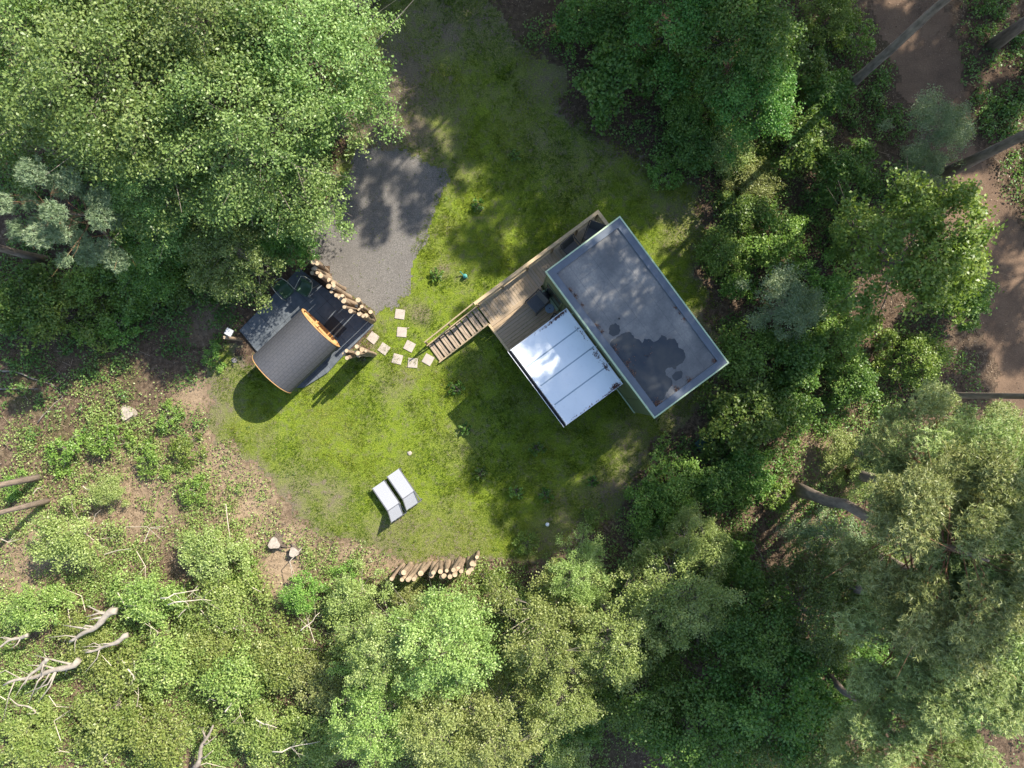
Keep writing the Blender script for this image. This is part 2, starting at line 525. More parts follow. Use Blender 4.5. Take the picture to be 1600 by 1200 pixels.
# ------------------------------------------------------------------ the setting: ground, lawn, gravel, track, paving
LAWN = P([(490,-40),(770,-40),(800,60),(870,100),(890,180),(960,220),(1030,262),(1080,290),(1110,350),(1100,420),(1120,520),
          (1140,570),(1085,640),(1035,690),(1000,745),(960,800),(900,850),(830,880),(760,872),(640,882),(560,850),(500,838),
          (445,800),(415,750),(368,705),(328,655),(322,580),(350,540),(400,560),(470,540),(560,540),(570,490),(490,400),(520,300),(540,180)])
GRAVEL = P([(550,224),(622,228),(699,262),(682,330),(652,390),(640,462),(606,486),(590,500),(560,480),(478,396),(496,330),(540,280)])
ROAD = P([(1330,-60),(1385,60),(1400,130),(1450,200),(1468,290),(1500,400),(1515,500),(1555,560),(1568,660),(1600,760),(1720,760),
          (1700,560),(1640,420),(1600,360),(1560,290),(1520,200),(1500,110),(1470,-60)])
TERR_C, TERR_A = None, None

def axis_coords(half, step, far):
    a = list(np.arange(-half, half + 1e-6, step))
    out = [half * 1.15, half * 1.6, half * 3, far]
    return np.array([-x for x in out[::-1]] + a + out)
gx, gy = axis_coords(27, 0.3, 400), axis_coords(21, 0.3, 400)
X, Y = np.meshgrid(gx, gy)
def blob(X, Y, spots):
    v = np.zeros(X.shape)
    for px, py, r, a in spots:
        x, y = gp(px, py)
        d = np.hypot(X - x, Y - y) / (r * S)
        d = d + (fbm(X, Y, 1.2, px * .01) - 0.5) * 0.9
        v = np.maximum(v, a * np.clip(1.25 - d, 0, 1) ** 0.7)
    return np.clip(v, 0, 1)
sandv = blob(X, Y, [(320,490,45,1),(300,620,35,1),(380,790,60,.8),(450,870,50,.8),(60,860,80,.75),(210,790,90,.5),(330,730,70,.6),
                    (1290,720,60,.7),(1250,800,40,.7),(640,900,90,.5),(440,900,50,.8),(560,880,50,.6),(30,940,50,.6),(880,870,50,.35)])
mossv = blob(X, Y, [(60,640,70,.9),(180,570,50,.7),(100,560,70,.5),(1380,100,60,.6),(980,1180,80,1),(1340,200,60,.5),(830,60,60,.6),(150,700,60,.4)])
humus_shadev = blob(X, Y, [(150,430,200,.5),(1000,60,260,.9),(1200,250,260,.7),(1300,450,260,.6),(1000,1100,240,.6),(1350,1050,300,.7),(300,200,400,.9),(1500,600,120,.4),(1380,100,150,.8),(1560,150,140,.9),(1590,330,80,.6)])  # dark humus patches, with the shade under the trees painted in too
nxg, nyg = len(gx), len(gy)
Zg = 0.0 * X
verts = np.stack([X, Y, Zg], -1).reshape(-1, 3)
faces = [(j * nxg + i, j * nxg + i + 1, (j + 1) * nxg + i + 1, (j + 1) * nxg + i) for j in range(nyg - 1) for i in range(nxg - 1)]
me = bpy.data.meshes.new('ground')
me.from_pydata(verts.tolist(), [], faces)
for nm_, arr in (('sand', sandv), ('moss', mossv), ('humus', humus_shadev)):
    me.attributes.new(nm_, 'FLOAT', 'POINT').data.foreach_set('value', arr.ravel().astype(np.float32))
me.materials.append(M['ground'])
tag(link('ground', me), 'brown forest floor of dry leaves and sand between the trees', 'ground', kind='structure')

def sheet(name, poly, z, mat, label, cat, cell=0.1, ragged=0.35, edge_attr=None):
    """a thin ground sheet with a ragged outline"""
    px = [p[0] for p in poly]; py = [p[1] for p in poly]
    xs = np.arange(min(px) - .5, max(px) + .5, cell); ys = np.arange(min(py) - .5, max(py) + .5, cell)
    Xs, Ys = np.meshgrid(xs, ys)
    d = polydist(Xs, Ys, poly) + (fbm(Xs, Ys, 0.9, z * 900) - 0.5) * 2 * ragged + (vnoise(Xs, Ys, 0.16, 5) - .5) * ragged * 0.5
    keep = d > 0
    idx = -np.ones(Xs.shape, int)
    q = keep[:-1, :-1] & keep[1:, :-1] & keep[:-1, 1:] & keep[1:, 1:]
    used = np.zeros(Xs.shape, bool)
    used[:-1, :-1] |= q; used[1:, :-1] |= q; used[:-1, 1:] |= q; used[1:, 1:] |= q
    idx[used] = np.arange(used.sum())
    vs = np.stack([Xs[used], Ys[used], np.full(used.sum(), z)], -1)
    jj, ii = np.nonzero(q)
    fs = np.stack([idx[jj, ii], idx[jj, ii + 1], idx[jj + 1, ii + 1], idx[jj + 1, ii]], -1)
    me = bpy.data.meshes.new(name)
    me.from_pydata(vs.tolist(), [], fs.tolist())
    if edge_attr:
        me.attributes.new(edge_attr[0], 'FLOAT', 'POINT').data.foreach_set('value', edge_attr[1](Xs[used], Ys[used], d[used]).astype(np.float32))
    me.materials.append(mat)
    return tag(link(name, me), label, cat, kind='structure')

BARE = [(430,790,60,.8),(480,760,45,.5),(520,790,40,.45),(600,870,60,.6),(650,160,80,.7),(605,110,85,.95),(555,50,80,.9),(690,50,80,.6),(590,200,70,1),(650,215,60,.8),(760,30,60,.6),
        (870,120,70,.6),(640,250,40,.7),(690,420,14,.5),(660,490,18,.5),(1000,700,50,.5),(960,770,50,.6),(880,850,60,.5),(700,870,80,.4),(1090,520,40,.8),
        (1095,600,40,.8),(1060,660,35,.7),(330,600,40,.7),(400,690,40,.25),(470,840,60,.7),(350,640,30,.5),(700,260,40,.35),(620,600,30,.35),(840,200,70,.25),
        (900,260,60,.3),(720,690,40,.2),(1080,340,50,.5),(440,500,80,.6),(420,440,80,.5)]
def barefn(x, y, d):
    b = np.clip(1 - d / 0.9, 0, 1) * 0.95 - 0.12
    return np.clip(np.maximum(b, blob(x, y, BARE)), -0.2, 1)
sheet('lawn', LAWN, 0.004, M['lawn'], 'patchy yellow-green lawn of the clearing round the cabin', 'lawn', 0.09, 0.8, ('bare', barefn))
sheet('gravel_parking', GRAVEL, 0.009, M['gravel'], 'grey gravel patch beside the log palisade', 'gravel', 0.08, 0.4)
sheet('dirt_road', ROAD, 0.005, M['road'], 'reddish sandy track through the trees at the right edge', 'road', 0.12, 0.5)

# ------------------------------------------------------------------ foliage meshes
def unit(v): return v / (np.linalg.norm(v, axis=-1, keepdims=True) + 1e-9)
def leaf_quads(c, L, W, up=0.9, rg=rng, outward=None, ow=0.5):
    """one folded diamond leaf per centre; returns (n*4,3)"""
    n = len(c)
    nrm = rg.normal(size=(n, 3)); nrm[:, 2] += up
    if outward is not None: nrm += outward * ow
    nrm = unit(nrm)
    d = rg.normal(size=(n, 3)); d -= nrm * (d * nrm).sum(1, keepdims=True); d = unit(d)
    s = np.cross(nrm, d)
    l = (L * rg.uniform(.65, 1.25, n))[:, None]; wd = (W * rg.uniform(.7, 1.2, n))[:, None]
    droop = nrm * l * rg.uniform(-.25, .05, n)[:, None]
    a = c - d * l * .5
    b = c + s * wd * .5 + nrm * wd * .12
    t = c + d * l * .5 + droop
    e = c - s * wd * .5 + nrm * wd * .12
    return np.stack([a, b, t, e], 1).reshape(-1, 3)

def sphere_pts(n, rg):
    v = unit(rg.normal(size=(n, 3)))
    return v * (rg.random(n) ** (1 / 2.2))[:, None]

def crown_mesh(name, rad, zc, rz, nb, leaves, L, W, mat, seed, flat=0.6, bough=0.30, low=-0.55, twigs=9, ragged=.12):
    """boughs on an uneven dome; each bough is a spray of twigs, each twig a cluster of leaves"""
    rg = np.random.default_rng(seed)
    bc = []
    for k in range(nb):
        a = k * 2.39996 + rg.uniform(-.5, .5)
        u = math.sqrt((k + .5) / nb) * rg.uniform(1 - ragged * 1.5, 1 + ragged * .7)
        r = rad * min(u, 1.02 + ragged * .6) * (0.86 + 0.28 * vnoise(math.cos(a) * 2, math.sin(a) * 2, 1.0, seed * 3.1))
        top = math.sqrt(max(0, 1 - min(u, .98) ** 2))
        z = zc + rz * (low * (1 - top) + top * rg.uniform(.55, 1.05))
        bc.append((r * math.cos(a), r * math.sin(a), z))
        if u > .55 and rg.random() < .5:
            bc.append((r * .85 * math.cos(a + .2), r * .85 * math.sin(a + .2), zc + rz * rg.uniform(low, .1)))
    bc = np.array(bc)
    nb2 = len(bc)
    br = rad * bough * rg.uniform(.65, 1.3, nb2)
    wgt = br ** 2 / (br ** 2).sum()
    C, T, O = [], [], []
    for i in range(nb2):
        nl = int(leaves * wgt[i])
        nt_ = max(3, int(twigs * rg.uniform(.7, 1.4)))
        tp = sphere_pts(nt_, rg) * np.array([1, 1, flat]) * br[i]
        tone = rg.normal(0, .10)
        k = rg.integers(0, nt_, nl)
        p = bc[i] + tp[k] + rg.normal(size=(nl, 3)) * np.array([1, 1, .6]) * br[i] * .24
        C.append(p)
        T.append(np.clip(.5 + tone + rg.normal(0, .16, nl) + rg.normal(0, .06, nt_)[k], 0, 1))
        o = unit(p - np.array([0, 0, zc - rz * .3])); O.append(o)
    C = np.concatenate(C); T = np.concatenate(T); O = np.concatenate(O)
    me = np_mesh(name, leaf_quads(C, L, W, 1.0, rg, O, .35), 4, mat, T)
    return me, bc, br

def pine_crown_mesh(name, rad, z0, z1, nb, tufts, mat, seed, size=0.17, blades=14, bw=.075):
    rg = np.random.default_rng(seed)
    bc = []
    for k in range(nb):
        a = k * 2.39996 + rg.uniform(-.6, .6)
        h = (k + .5) / nb
        z = z0 + (z1 - z0) * h
        prof = math.sin(math.pi * min(1, .22 + .78 * (1 - h) ** .8) * .62 + .15)
        r = rad * prof * rg.uniform(.45, 1.05)
        bc.append((r * math.cos(a), r * math.sin(a), z + rg.uniform(-.3, .3)))
    bc = np.array(bc)
    br = rad * .215 * rg.uniform(.7, 1.35, nb)
    wgt = br ** 2 / (br ** 2).sum()
    V, T = [], []
    for i in range(nb):
        nt_ = max(4, int(tufts * wgt[i]))
        p = bc[i] + sphere_pts(nt_, rg) * np.array([1, 1, .42]) * br[i]
        tone = .5 + rg.normal(0, .1)
        ax = unit(rg.normal(size=(nt_, 3)) * .6 + unit(p - np.array([0, 0, z0 - .5])) * .6 + np.array([0, 0, .9]))
        for b in range(blades):
            d = unit(ax + rg.normal(size=(nt_, 3)) * .85)
            s = unit(np.cross(d, np.array([0, 0, 1.0]) + rg.normal(size=(nt_, 3)) * .5))
            l = (size * rg.uniform(.7, 1.2, nt_))[:, None]
            wd = size * bw
            V.append(np.stack([p - s * wd, p + s * wd, p + d * l], 1).reshape(-1, 3))
            T.append(np.clip(tone + rg.normal(0, .17, nt_), 0, 1))
    me = np_mesh(name, np.concatenate(V), 3, mat, np.concatenate(T))
    return me, bc, br

def limbs(mb, bc, base_z, top_z, r0, rg, lean=(0, 0), pick=1.0, mi=0, limbmi=0, thin=.35, crook=.12):
    """tapered trunk and limbs reaching the boughs"""
    n = 9
    pts, rad = [], []
    for i in range(n):
        h = i / (n - 1)
        z = base_z + (top_z - base_z) * h
        pts.append((lean[0] * h + rg.normal(0, crook) * h * (1 - h) * 3, lean[1] * h + rg.normal(0, crook) * h * (1 - h) * 3, z))
        rad.append(r0 * ((1 - h) ** .7 * .85 + .12) * (1.35 if i == 0 else 1))
    mb.tube(pts, rad, 9, mi)
    P_ = np.array(pts)
    for b in bc:
        if rg.random() > pick: continue
        za = max(base_z + .25 * (top_z - base_z), b[2] - np.hypot(b[0], b[1]) * rg.uniform(.25, .7))
        za = min(za, top_z * .97)
        h = (za - base_z) / (top_z - base_z)
        a = np.array([np.interp(za, P_[:, 2], P_[:, 0]), np.interp(za, P_[:, 2], P_[:, 1]), za])
        mid = (a + b) / 2 + rg.normal(size=3) * .12 * np.linalg.norm(b - a)
        mid[2] += .05 * np.linalg.norm(b - a)
        r = max(.012, r0 * (1 - h) ** .7 * thin)
        e = b + (b - mid) * (.25 if rg.random() < .6 else .75)
        mb.tube([a, (a + mid) / 2 + rg.normal(size=3) * .03, mid, b, e], [r, r * .85, r * .65, r * .35, r * .12], 5, limbmi, cap=False)
        for q in range(2):
            f = b + rg.normal(size=3) * np.array([.5, .5, .2]) * (0.35 * np.linalg.norm(b - a) + .1)
            mb.tube([mid, (mid + f) / 2 + rg.normal(size=3) * .04, f], [r * .4, r * .25, r * .08], 4, limbmi, cap=False)

VAR = {}    # kind -> list of (crown mesh, trunk mesh)
def make_variants(kind, n, rad, zc, rz, nb, leaves, L, W, mat, r0, seed, bark='bark', **kw):
    VAR[kind] = []
    for k in range(n):
        cm, bc, br = crown_mesh(kind + '_crown', rad, zc, rz, nb, leaves, L, W, M[mat], seed + k, **kw)
        rg = np.random.default_rng(seed + 50 + k)
        mb = MB()
        limbs(mb, bc, 0.0, zc + rz * .45, r0, rg, pick=.9)
        VAR[kind].append((cm, mb.mesh(kind + '_trunk', M[bark], True)))
def make_pines(kind, n, rad, z0, z1, nb, tufts, mat, r0, seed, size=.17, crook=.2, blades=14, bw=.075):
    VAR[kind] = []
    for k in range(n):
        cm, bc, br = pine_crown_mesh(kind + '_crown', rad, z0, z1, nb, tufts, M[mat], seed + k, size, blades, bw)
        rg = np.random.default_rng(seed + 50 + k)
        mb = MB()
        limbs(mb, bc, 0.0, z1 - .3, r0, rg, pick=.8, mi=0, limbmi=1, thin=.33, crook=crook)
        VAR[kind].append((cm, mb.mesh(kind + '_trunk', [M['pinebark'], M['orangebark']], True)))

make_variants('oak', 4, 3.1, 5.6, 2.9, 60, 36000, .105, .062, 'oak', .24, 100, bark='greybark', bough=.23, ragged=.2)
make_variants('small_oak', 3, 2.1, 3.4, 2.0, 40, 17000, .10, .06, 'oak', .14, 110, bark='greybark', bough=.24, ragged=.2)
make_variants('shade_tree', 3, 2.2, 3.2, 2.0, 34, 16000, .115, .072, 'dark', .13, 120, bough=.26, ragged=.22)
make_variants('birch', 4, 2.1, 3.5, 2.2, 46, 19000, .08, .055, 'birch', .09, 130, bark='greybark', flat=.75, bough=.20, ragged=.34)
make_variants('willow', 2, 1.5, 2.0, 1.3, 24, 14000, .085, .032, 'willow', .07, 140, bark='greybark', bough=.3)
make_variants('shrub', 4, 1.4, .9, 1.0, 22, 5600, .12, .078, 'dark', .05, 150, ragged=.3)
make_variants('fresh_shrub', 4, 1.4, .8, .9, 22, 5200, .105, .068, 'fresh', .05, 160, ragged=.34)
make_variants('bracken', 4, 1.5, .7, .7, 24, 5600, .095, .062, 'bracken', .04, 165, bark='greybark', ragged=.4)
make_variants('yellow_shrub', 4, 1.35, .8, .85, 24, 7600, .075, .055, 'yellow', .05, 170, bark='greybark', ragged=.36)
make_variants('low_shrub', 4, .85, .36, .42, 13, 1500, .10, .064, 'fresh', .03, 180, bark='greybark', ragged=.42)
make_variants('fresh_tree', 2, 2.4, 3.6, 2.2, 34, 17000, .13, .085, 'fresh', .15, 190, bough=.24, ragged=.22)
make_variants('lawn_plant', 3, .26, .14, .2, 7, 150, .11, .055, 'fresh', .012, 200)
make_pines('pine', 3, 2.9, 9.0, 11.8, 64, 15000, 'pine', .26, 210, size=.14, blades=9, bw=.10, crook=.1)
make_pines('tall_pine', 3, 3.2, 13.5, 20.5, 46, 5200, 'pine', .24, 220, size=.24, crook=.08)
make_pines('broad_pine', 2, 4.3, 14.8, 20.0, 60, 8500, 'pine', .22, 240, size=.24, crook=.05)
make_pines('blue_pine', 1, 1.8, 3.4, 6.2, 30, 3600, 'bluepine', .12, 230, size=.14)

def plant(kind, px, py, label, cat, scale=1.0, zs=None, name=None, group=None, zref=None, rot=None, mat=None, onground=False):
    cm, tm = random.choice(VAR[kind])
    z = {'oak':5.6,'small_oak':3.4,'shade_tree':3.2,'birch':3.8,'willow':2.2,'shrub':1.1,'fresh_shrub':1.1,'yellow_shrub':1.0,'bracken':.8,'low_shrub':.5,
         'fresh_tree':3.8,'lawn_plant':.1,'pine':10.5,'tall_pine':17,'broad_pine':17,'blue_pine':4.7}[kind] * (zs or scale)
    if onground: z = 0.0
    x, y = gp(px, py, z)
    t = thing(name or kind, label, cat, (x, y, 0), random.uniform(0, 6.28) if rot is None else rot, group)
    t.scale = (scale, scale, zs or scale)
    link('trunk' if kind in ('oak','small_oak','shade_tree','birch','willow','fresh_tree','pine','tall_pine','broad_pine','blue_pine') else 'stem', tm, t)
    c = link('crown' if kind not in ('bracken','shrub','fresh_shrub','yellow_shrub','low_shrub','lawn_plant') else 'foliage', cm, t)
    if mat:
        c.material_slots[0].link = 'OBJECT'; c.material_slots[0].material = M[mat]
    return t


# ------------------------------------------------------------------ cabin, deck and canopy (local X runs along the cabin, local Y towards the upper right)
RZ = R(-53.37)
cz, sz = math.cos(RZ), math.sin(RZ)
def fw(x, y): return (x * cz - y * sz, x * sz + y * cz)
CX0, CX1, CY0, CY1, CT, FL = -2.54, 4.06, 3.37, 6.73, 4.6, 0.8
ox, oy = (CX0 + CX1) / 2, (CY0 + CY1) / 2
cabin = thing('cabin', 'moss-green cabin with flat grey roof and pale green trim', 'cabin', (*fw(ox, oy), 0), RZ)
hx, hy = (CX1 - CX0) / 2, (CY1 - CY0) / 2
wx, wy = hx - .05, hy - .05
mb = MB()
mb.box(-wx, wx, -wy, wy, .62, CT - .16)
for sgn in (-1, 1):
    k = -wx + .04
    while k < wx:
        if not (sgn < 0 and -wx + .2 < k < -wx + 2.3):
            mb.box(k - .022, k + .022, sgn * wy - (.02 if sgn < 0 else -.0), sgn * wy + (.02 if sgn > 0 else -.0), .64, CT - .17)
        k += .82
for sgn in (-1, 1):
    k = -wy + .1
    while k < wy:
        mb.box(sgn * wx - (.02 if sgn < 0 else 0), sgn * wx + (.02 if sgn > 0 else 0), k - .022, k + .022, .64, CT - .17)
        k += .82
mb.build('wall', M['greenwall'], cabin)
mb = MB()
for sx_ in np.linspace(-wx + .3, wx - .3, 4):
    for sy_ in (-wy + .3, wy - .3):
        mb.box(sx_ - .15, sx_ + .15, sy_ - .15, sy_ + .15, 0, .62)
mb.box(-wx + .12, wx - .12, -wy + .12, wy - .12, .45, .615)
mb.build('footing', M['darkgap'], cabin)
# glazed doors on the deck side
for i, x0 in enumerate((-wx + .16, -wx + 1.26)):
    mb = MB()
    x1 = x0 + 1.02
    yb, yf = -wy - .002, -wy - .035
    mb.box(x0, x0 + .07, yf, yb, FL + .05, 2.95); mb.box(x1 - .07, x1, yf, yb, FL + .05, 2.95)
    mb.box(x0 + .07, x1 - .07, yf, yb, FL + .05, FL + .15); mb.box(x0 + .07, x1 - .07, yf, yb, 2.86, 2.95)
    d = mb.build('door', M['greenwall'], cabin)
    MB().box(x0 + .07, x1 - .07, yf + .014, yb, FL + .15, 2.86).build('pane', M['glass'], d)
    MB().box(x0, x1, yf - .10, yf - .003, FL + .012, FL + .06).build('sill', M['greentrim'], d)
mb = MB()
mb.box(-wx + 2.4, wx, -wy - .07, -wy - .022, .60, .66)
mb.build('drip_sill', M['greentrim'], cabin)
# window to the far side
d = MB().box(-.6, .6, wy + .003, wy + .05, 1.9, 2.9).build('window', M['greenwall'], cabin)
MB().box(-.53, .53, wy + .052, wy + .06, 1.97, 2.83).build('pane', M['glass'], d)
# roof: membrane, sloping upstand, trim
up = .30
mb = MB().box(-hx + up, hx - up, -hy + up, hy - up, CT - .15, CT - .085)
mb.build('roof', M['roof'], cabin)
roof = cabin.children[-1]
mb = MB()
o_ = [(-hx + .03, -hy + .03), (hx - .03, -hy + .03), (hx - .03, hy - .03), (-hx + .03, hy - .03)]
i_ = [(-hx + up, -hy + up), (hx - up, -hy + up), (hx - up, hy - up), (-hx + up, hy - up)]
for k in range(4):
    a, b, c, e = o_[k], o_[(k + 1) % 4], i_[(k + 1) % 4], i_[k]
    mb.add([(*a, CT - .012), (*b, CT - .012), (*c, CT - .025), (*e, CT - .025), (*c, CT - .10), (*e, CT - .10)], [(0, 1, 2, 3), (3, 2, 4, 5)])
mb.build('roof_upstand', M['parapet'], cabin)
mb = MB()
mb.box(-hx, hx, -hy, -hy + .05, CT - .16, CT); mb.box(-hx, hx, hy - .05, hy, CT - .16, CT)
mb.box(-hx, -hx + .05, -hy + .05, hy - .05, CT - .16, CT); mb.box(hx - .05, hx, -hy + .05, hy - .05, CT - .16, CT)
mb.build('roof_trim', M['greentrim'], cabin)
# standing water: irregular pools lying on the membrane
def pool(cx, cy, rx, ry, seed, amp=.45, n=150, clip=None):
    vs = []
    for k in range(n):
        a = 2 * math.pi * k / n
        f = 1 + amp * (fbm(math.cos(a) * 1.6 + seed, math.sin(a) * 1.6, .75) - .5) * 2 + .14 * (vnoise(math.cos(a) * 9, math.sin(a) * 9 + seed, 1) - .5)
        x, y = cx + rx * f * math.cos(a), cy + ry * f * math.sin(a)
        vs.append((min(max(x, -hx + up + .02), hx - up - .02), min(max(y, -hy + up + .02), hy - up - .02)))
    return vs
def roofpx(px, py):
    x, y = gp(px, py, CT - .1)
    return (x * cz + y * sz - ox, -x * sz + y * cz - oy)
def smooth_outline(p, it=3, amp=1.1):
    p = [np.array(q, float) for q in p]
    for _ in range(it):
        q = []
        for i in range(len(p)):
            a, b = p[i], p[(i + 1) % len(p)]
            q += [a * .75 + b * .25, a * .25 + b * .75]
        p = q
    return [(x + (vnoise(x, y, 3.0, 3) - .5) * 2.6 * amp, y + (vnoise(x, y, 3.0, 17) - .5) * 2.6 * amp) for x, y in p]
PUD = [(968,523),(984,516),(990,527),(998,530),(1004,538),(1005,528),(1016,530),(1024,536),(1028,530),(1034,523),(1041,526),(1041,531),(1052,528),(1058,533),
               (1060,543),(1066,546),(1071,549),(1071,557),(1068,565),(1059,571),(1056,577),(1047,573),(1038,578),(1041,588),(1049,592),(1051,602),(1042,612),(1038,622),
               (1030,628),(1024,634),(1013,622),(1002,606),(991,592),(978,574),(967,560),(957,545),(952,535)]
mb = MB()
mb.v = [(*roofpx(a, b), CT - .0815) for a, b in smooth_outline(PUD)]
mb.f = [tuple(range(len(mb.v)))[::-1]]; mb.m = [0]
mb.build('puddle', M['puddle'], roof)
for pts in ([(953,508),(961,505),(968,508),(969,518),(964,525),(953,525),(951,516)], [(1051,584),(1058,579),(1066,580),(1067,587),(1061,595),(1053,594),(1049,589)]):
    mb = MB(); mb.v = [(*roofpx(a, b), CT - .081) for a, b in smooth_outline(pts)]; mb.f = [tuple(range(len(mb.v)))[::-1]]; mb.m = [0]
    mb.build('puddle', M['puddle'], roof)
# outlets and little vents
for a, b in ((968, 355), (870, 427)):
    x, y = roofpx(a, b)
    mb = MB()
    mb.box(x - .17, x + .17, y - .17, y + .17, CT - .084, CT - .078)
    mb.tube([(x, y, CT - .078), (x, y, CT - .06)], [.075, .075], 14, 1)
    mb.tube([(x, y, CT - .06), (x, y, CT - .055)], [.03, .03], 10, 2)
    mb.build('roof_outlet', [M['roof'], M['parapet'], M['black']], roof)
for a, b in ((967, 498), (1013, 556)):
    x, y = roofpx(a, b)
    MB().tube([(x, y, CT - .085), (x, y, CT - .03)], [.03, .035], 10).build('roof_vent', M['black'], roof)
def debris(name, spots, z, mat, parent, n, L=.05):
    cs = []
    rg = np.random.default_rng(5)
    for x, y, sx_, sy_, k in spots:
        p = np.stack([rg.normal(x, sx_, k), rg.normal(y, sy_, k), z + rg.uniform(.004, .035, k)], 1)
        cs.append(p)
    cs = np.concatenate(cs)
    o = link(name, np_mesh(name, leaf_quads(cs, L, L * .6, 2.5, rg), 4, M[mat], rg.random(len(cs))), parent)
    o['kind'] = 'stuff'
    return o
sp = []
for a, b, s1, k in ((890,455,.07,40),(896,465,.07,50),(905,480,.05,30),(930,512,.08,50),(938,520,.06,40),(958,548,.12,60),(975,572,.10,60),(985,585,.1,60),(1131,566,.08,80),
                    (1080,599,.09,80),(1060,612,.09,80),(1030,632,.12,120),(1027,636,.06,90),(1085,486,.06,30),(1070,470,.04,25),(1075,480,.03,20),(1010,545,.3,14),(990,560,.3,14)):
    x, y = roofpx(a, b)
    x = min(max(x, -hx + up + .06), hx - up - .06); y = min(max(y, -hy + up + .06), hy - up - .06)
    sp.append((x, y, s1 * .8, s1 * .6, int(k * .7)))
debris('leaf_litter', sp, CT - .085, 'drybrown', roof, 0)

# deck with stairs and railing
RX0, WX1, TX1 = -3.46, -2.53, 2.46         # walkway outer edge, walkway/terrace line, end of terrace
TY0 = .66                                  # outer edge of terrace
deck = thing('deck', 'weathered timber deck with walkway and terrace along the green cabin', 'deck', (*fw(-1, 3), 0), RZ)
def dk(mb): return mb
DX, DY = -1.0, 3.0
def shift(mb):
    mb.v = [(x - DX, y - DY, z) for x, y, z in mb.v]; return mb
mb = MB()
y = .78
while y < 6.8:
    mb.box(RX0 + .05, WX1 - .012, y, y + .12, FL - .03, FL + random.uniform(0, .004)); y += .132
shift(mb).build('walkway_boards', M['deckboard'], deck)
mb = MB()
x = WX1 + .005
while x < TX1:
    y0 = TY0 + .1
    for y1 in (1.9 + random.uniform(-.5, .5), 3.36):
        mb.box(x, x + .128, y0, y1 - .006, FL - .03, FL + random.uniform(0, .004)); y0 = y1
    x += .14
shift(mb)
o = mb.build('terrace_boards', planked('terrace_board', (.330,.230,.130), .14, 0, grey=(.30,.24,.17)), deck)
mb = MB()
mb.box(WX1 - .012, WX1 + .002, .78, 3.36, FL - .04, FL + .006)
mb.box(WX1 - .005, TX1, TY0, TY0 + .095, FL - .16, FL + .008)
mb.box(RX0, RX0 + .045, .74, 6.84, FL - .2, FL + .005)
mb.box(RX0 + .045, -2.53, 6.79, 6.84, FL - .2, FL + .005)
mb.box(TX1, TX1 + .045, TY0, 3.36, FL - .16, FL + .008)
shift(mb).build('edge_board', M['railwood'], deck)
mb = MB()
for jx in np.arange(RX0 + .1, TX1, .75):
    mb.box(jx, jx + .05, (TY0 + .1 if jx > WX1 else .8), 3.3 if jx > WX1 else 6.75, FL - .17, FL - .032)
for jx, jy in ((-3.35,.9),(-3.35,2.9),(-3.35,4.9),(-3.35,6.7),(-2.6,.9),(-2.4,.8),(-.8,.8),(.8,.8),(2.4,.8),(-.8,2.9),(.8,2.9),(2.4,2.9)):
    mb.box(jx + .051, jx + .14, jy, jy + .09, 0, FL - .05)
shift(mb).build('joist', M['brownrail'], deck)
# railing: posts, boards below, flat cap
RZT = FL + 1.0
mb = MB(); mb.box(RX0 - .075, RX0 + .055, .70, 6.93, RZT - .03, RZT); mb.box(RX0 + .055, -2.50, 6.80, 6.93, RZT - .03, RZT)
shift(mb).build('rail_cap', M['railwood'], deck, bevel=.004)
for zz in (FL + .22, FL + .48, FL + .74):
    mb = MB(); mb.box(RX0 + .002, RX0 + .028, .80, 6.80, zz, zz + .12)
    mb.box(RX0 + .03, -2.52, 6.80, 6.826, zz, zz + .12)
    shift(mb).build('rail_board', M['railwood'], deck)
for yy in (.80, 2.05, 3.3, 4.55, 5.8, 6.83):
    mb = MB(); mb.box(RX0 + .03, RX0 + .10, yy - .035, yy + .035, FL + .006, RZT - .031)
    shift(mb).build('rail_post', M['brownrail'], deck)
# stairs down from the walkway end
stair = MB()
ns = 9
Y0s, Y1s = .74, -1.90
for side, x in (('a', RX0 + .02), ('b', -2.57)):
    mb = MB()
    mb.beam((x, Y0s, FL - .07), (x, Y1s, .08), .045, .26)
    shift(mb).build('stringer', M['railwood'], deck)
for k in range(ns):
    f = (k + .5) / ns
    y = Y0s + (Y1s - Y0s) * f; z = FL * (1 - (k + 1) / (ns + 1))
    mb = MB()
    mb.box(RX0 + .05, -2.60, y - .115, y - .005, z - .04, z); mb.box(RX0 + .05, -2.60, y + .012, y + .12, z - .04, z + .002)
    shift(mb).build('stair_tread', M['stairboard'], deck)
mb = MB(); mb.beam((RX0 - .06, .72, FL + .92), (RX0 - .06, Y1s + .05, .98), .05, .09)
shift(mb).build('stair_handrail', M['railwood'], deck)
for f in (.52, .98):
    y = Y0s + (Y1s - Y0s) * f
    mb = MB(); mb.box(RX0 - .06, RX0 - .006, y - .035, y + .035, 0, FL * (1 - f) + .86)
    shift(mb).build('rail_post', M['brownrail'], deck)

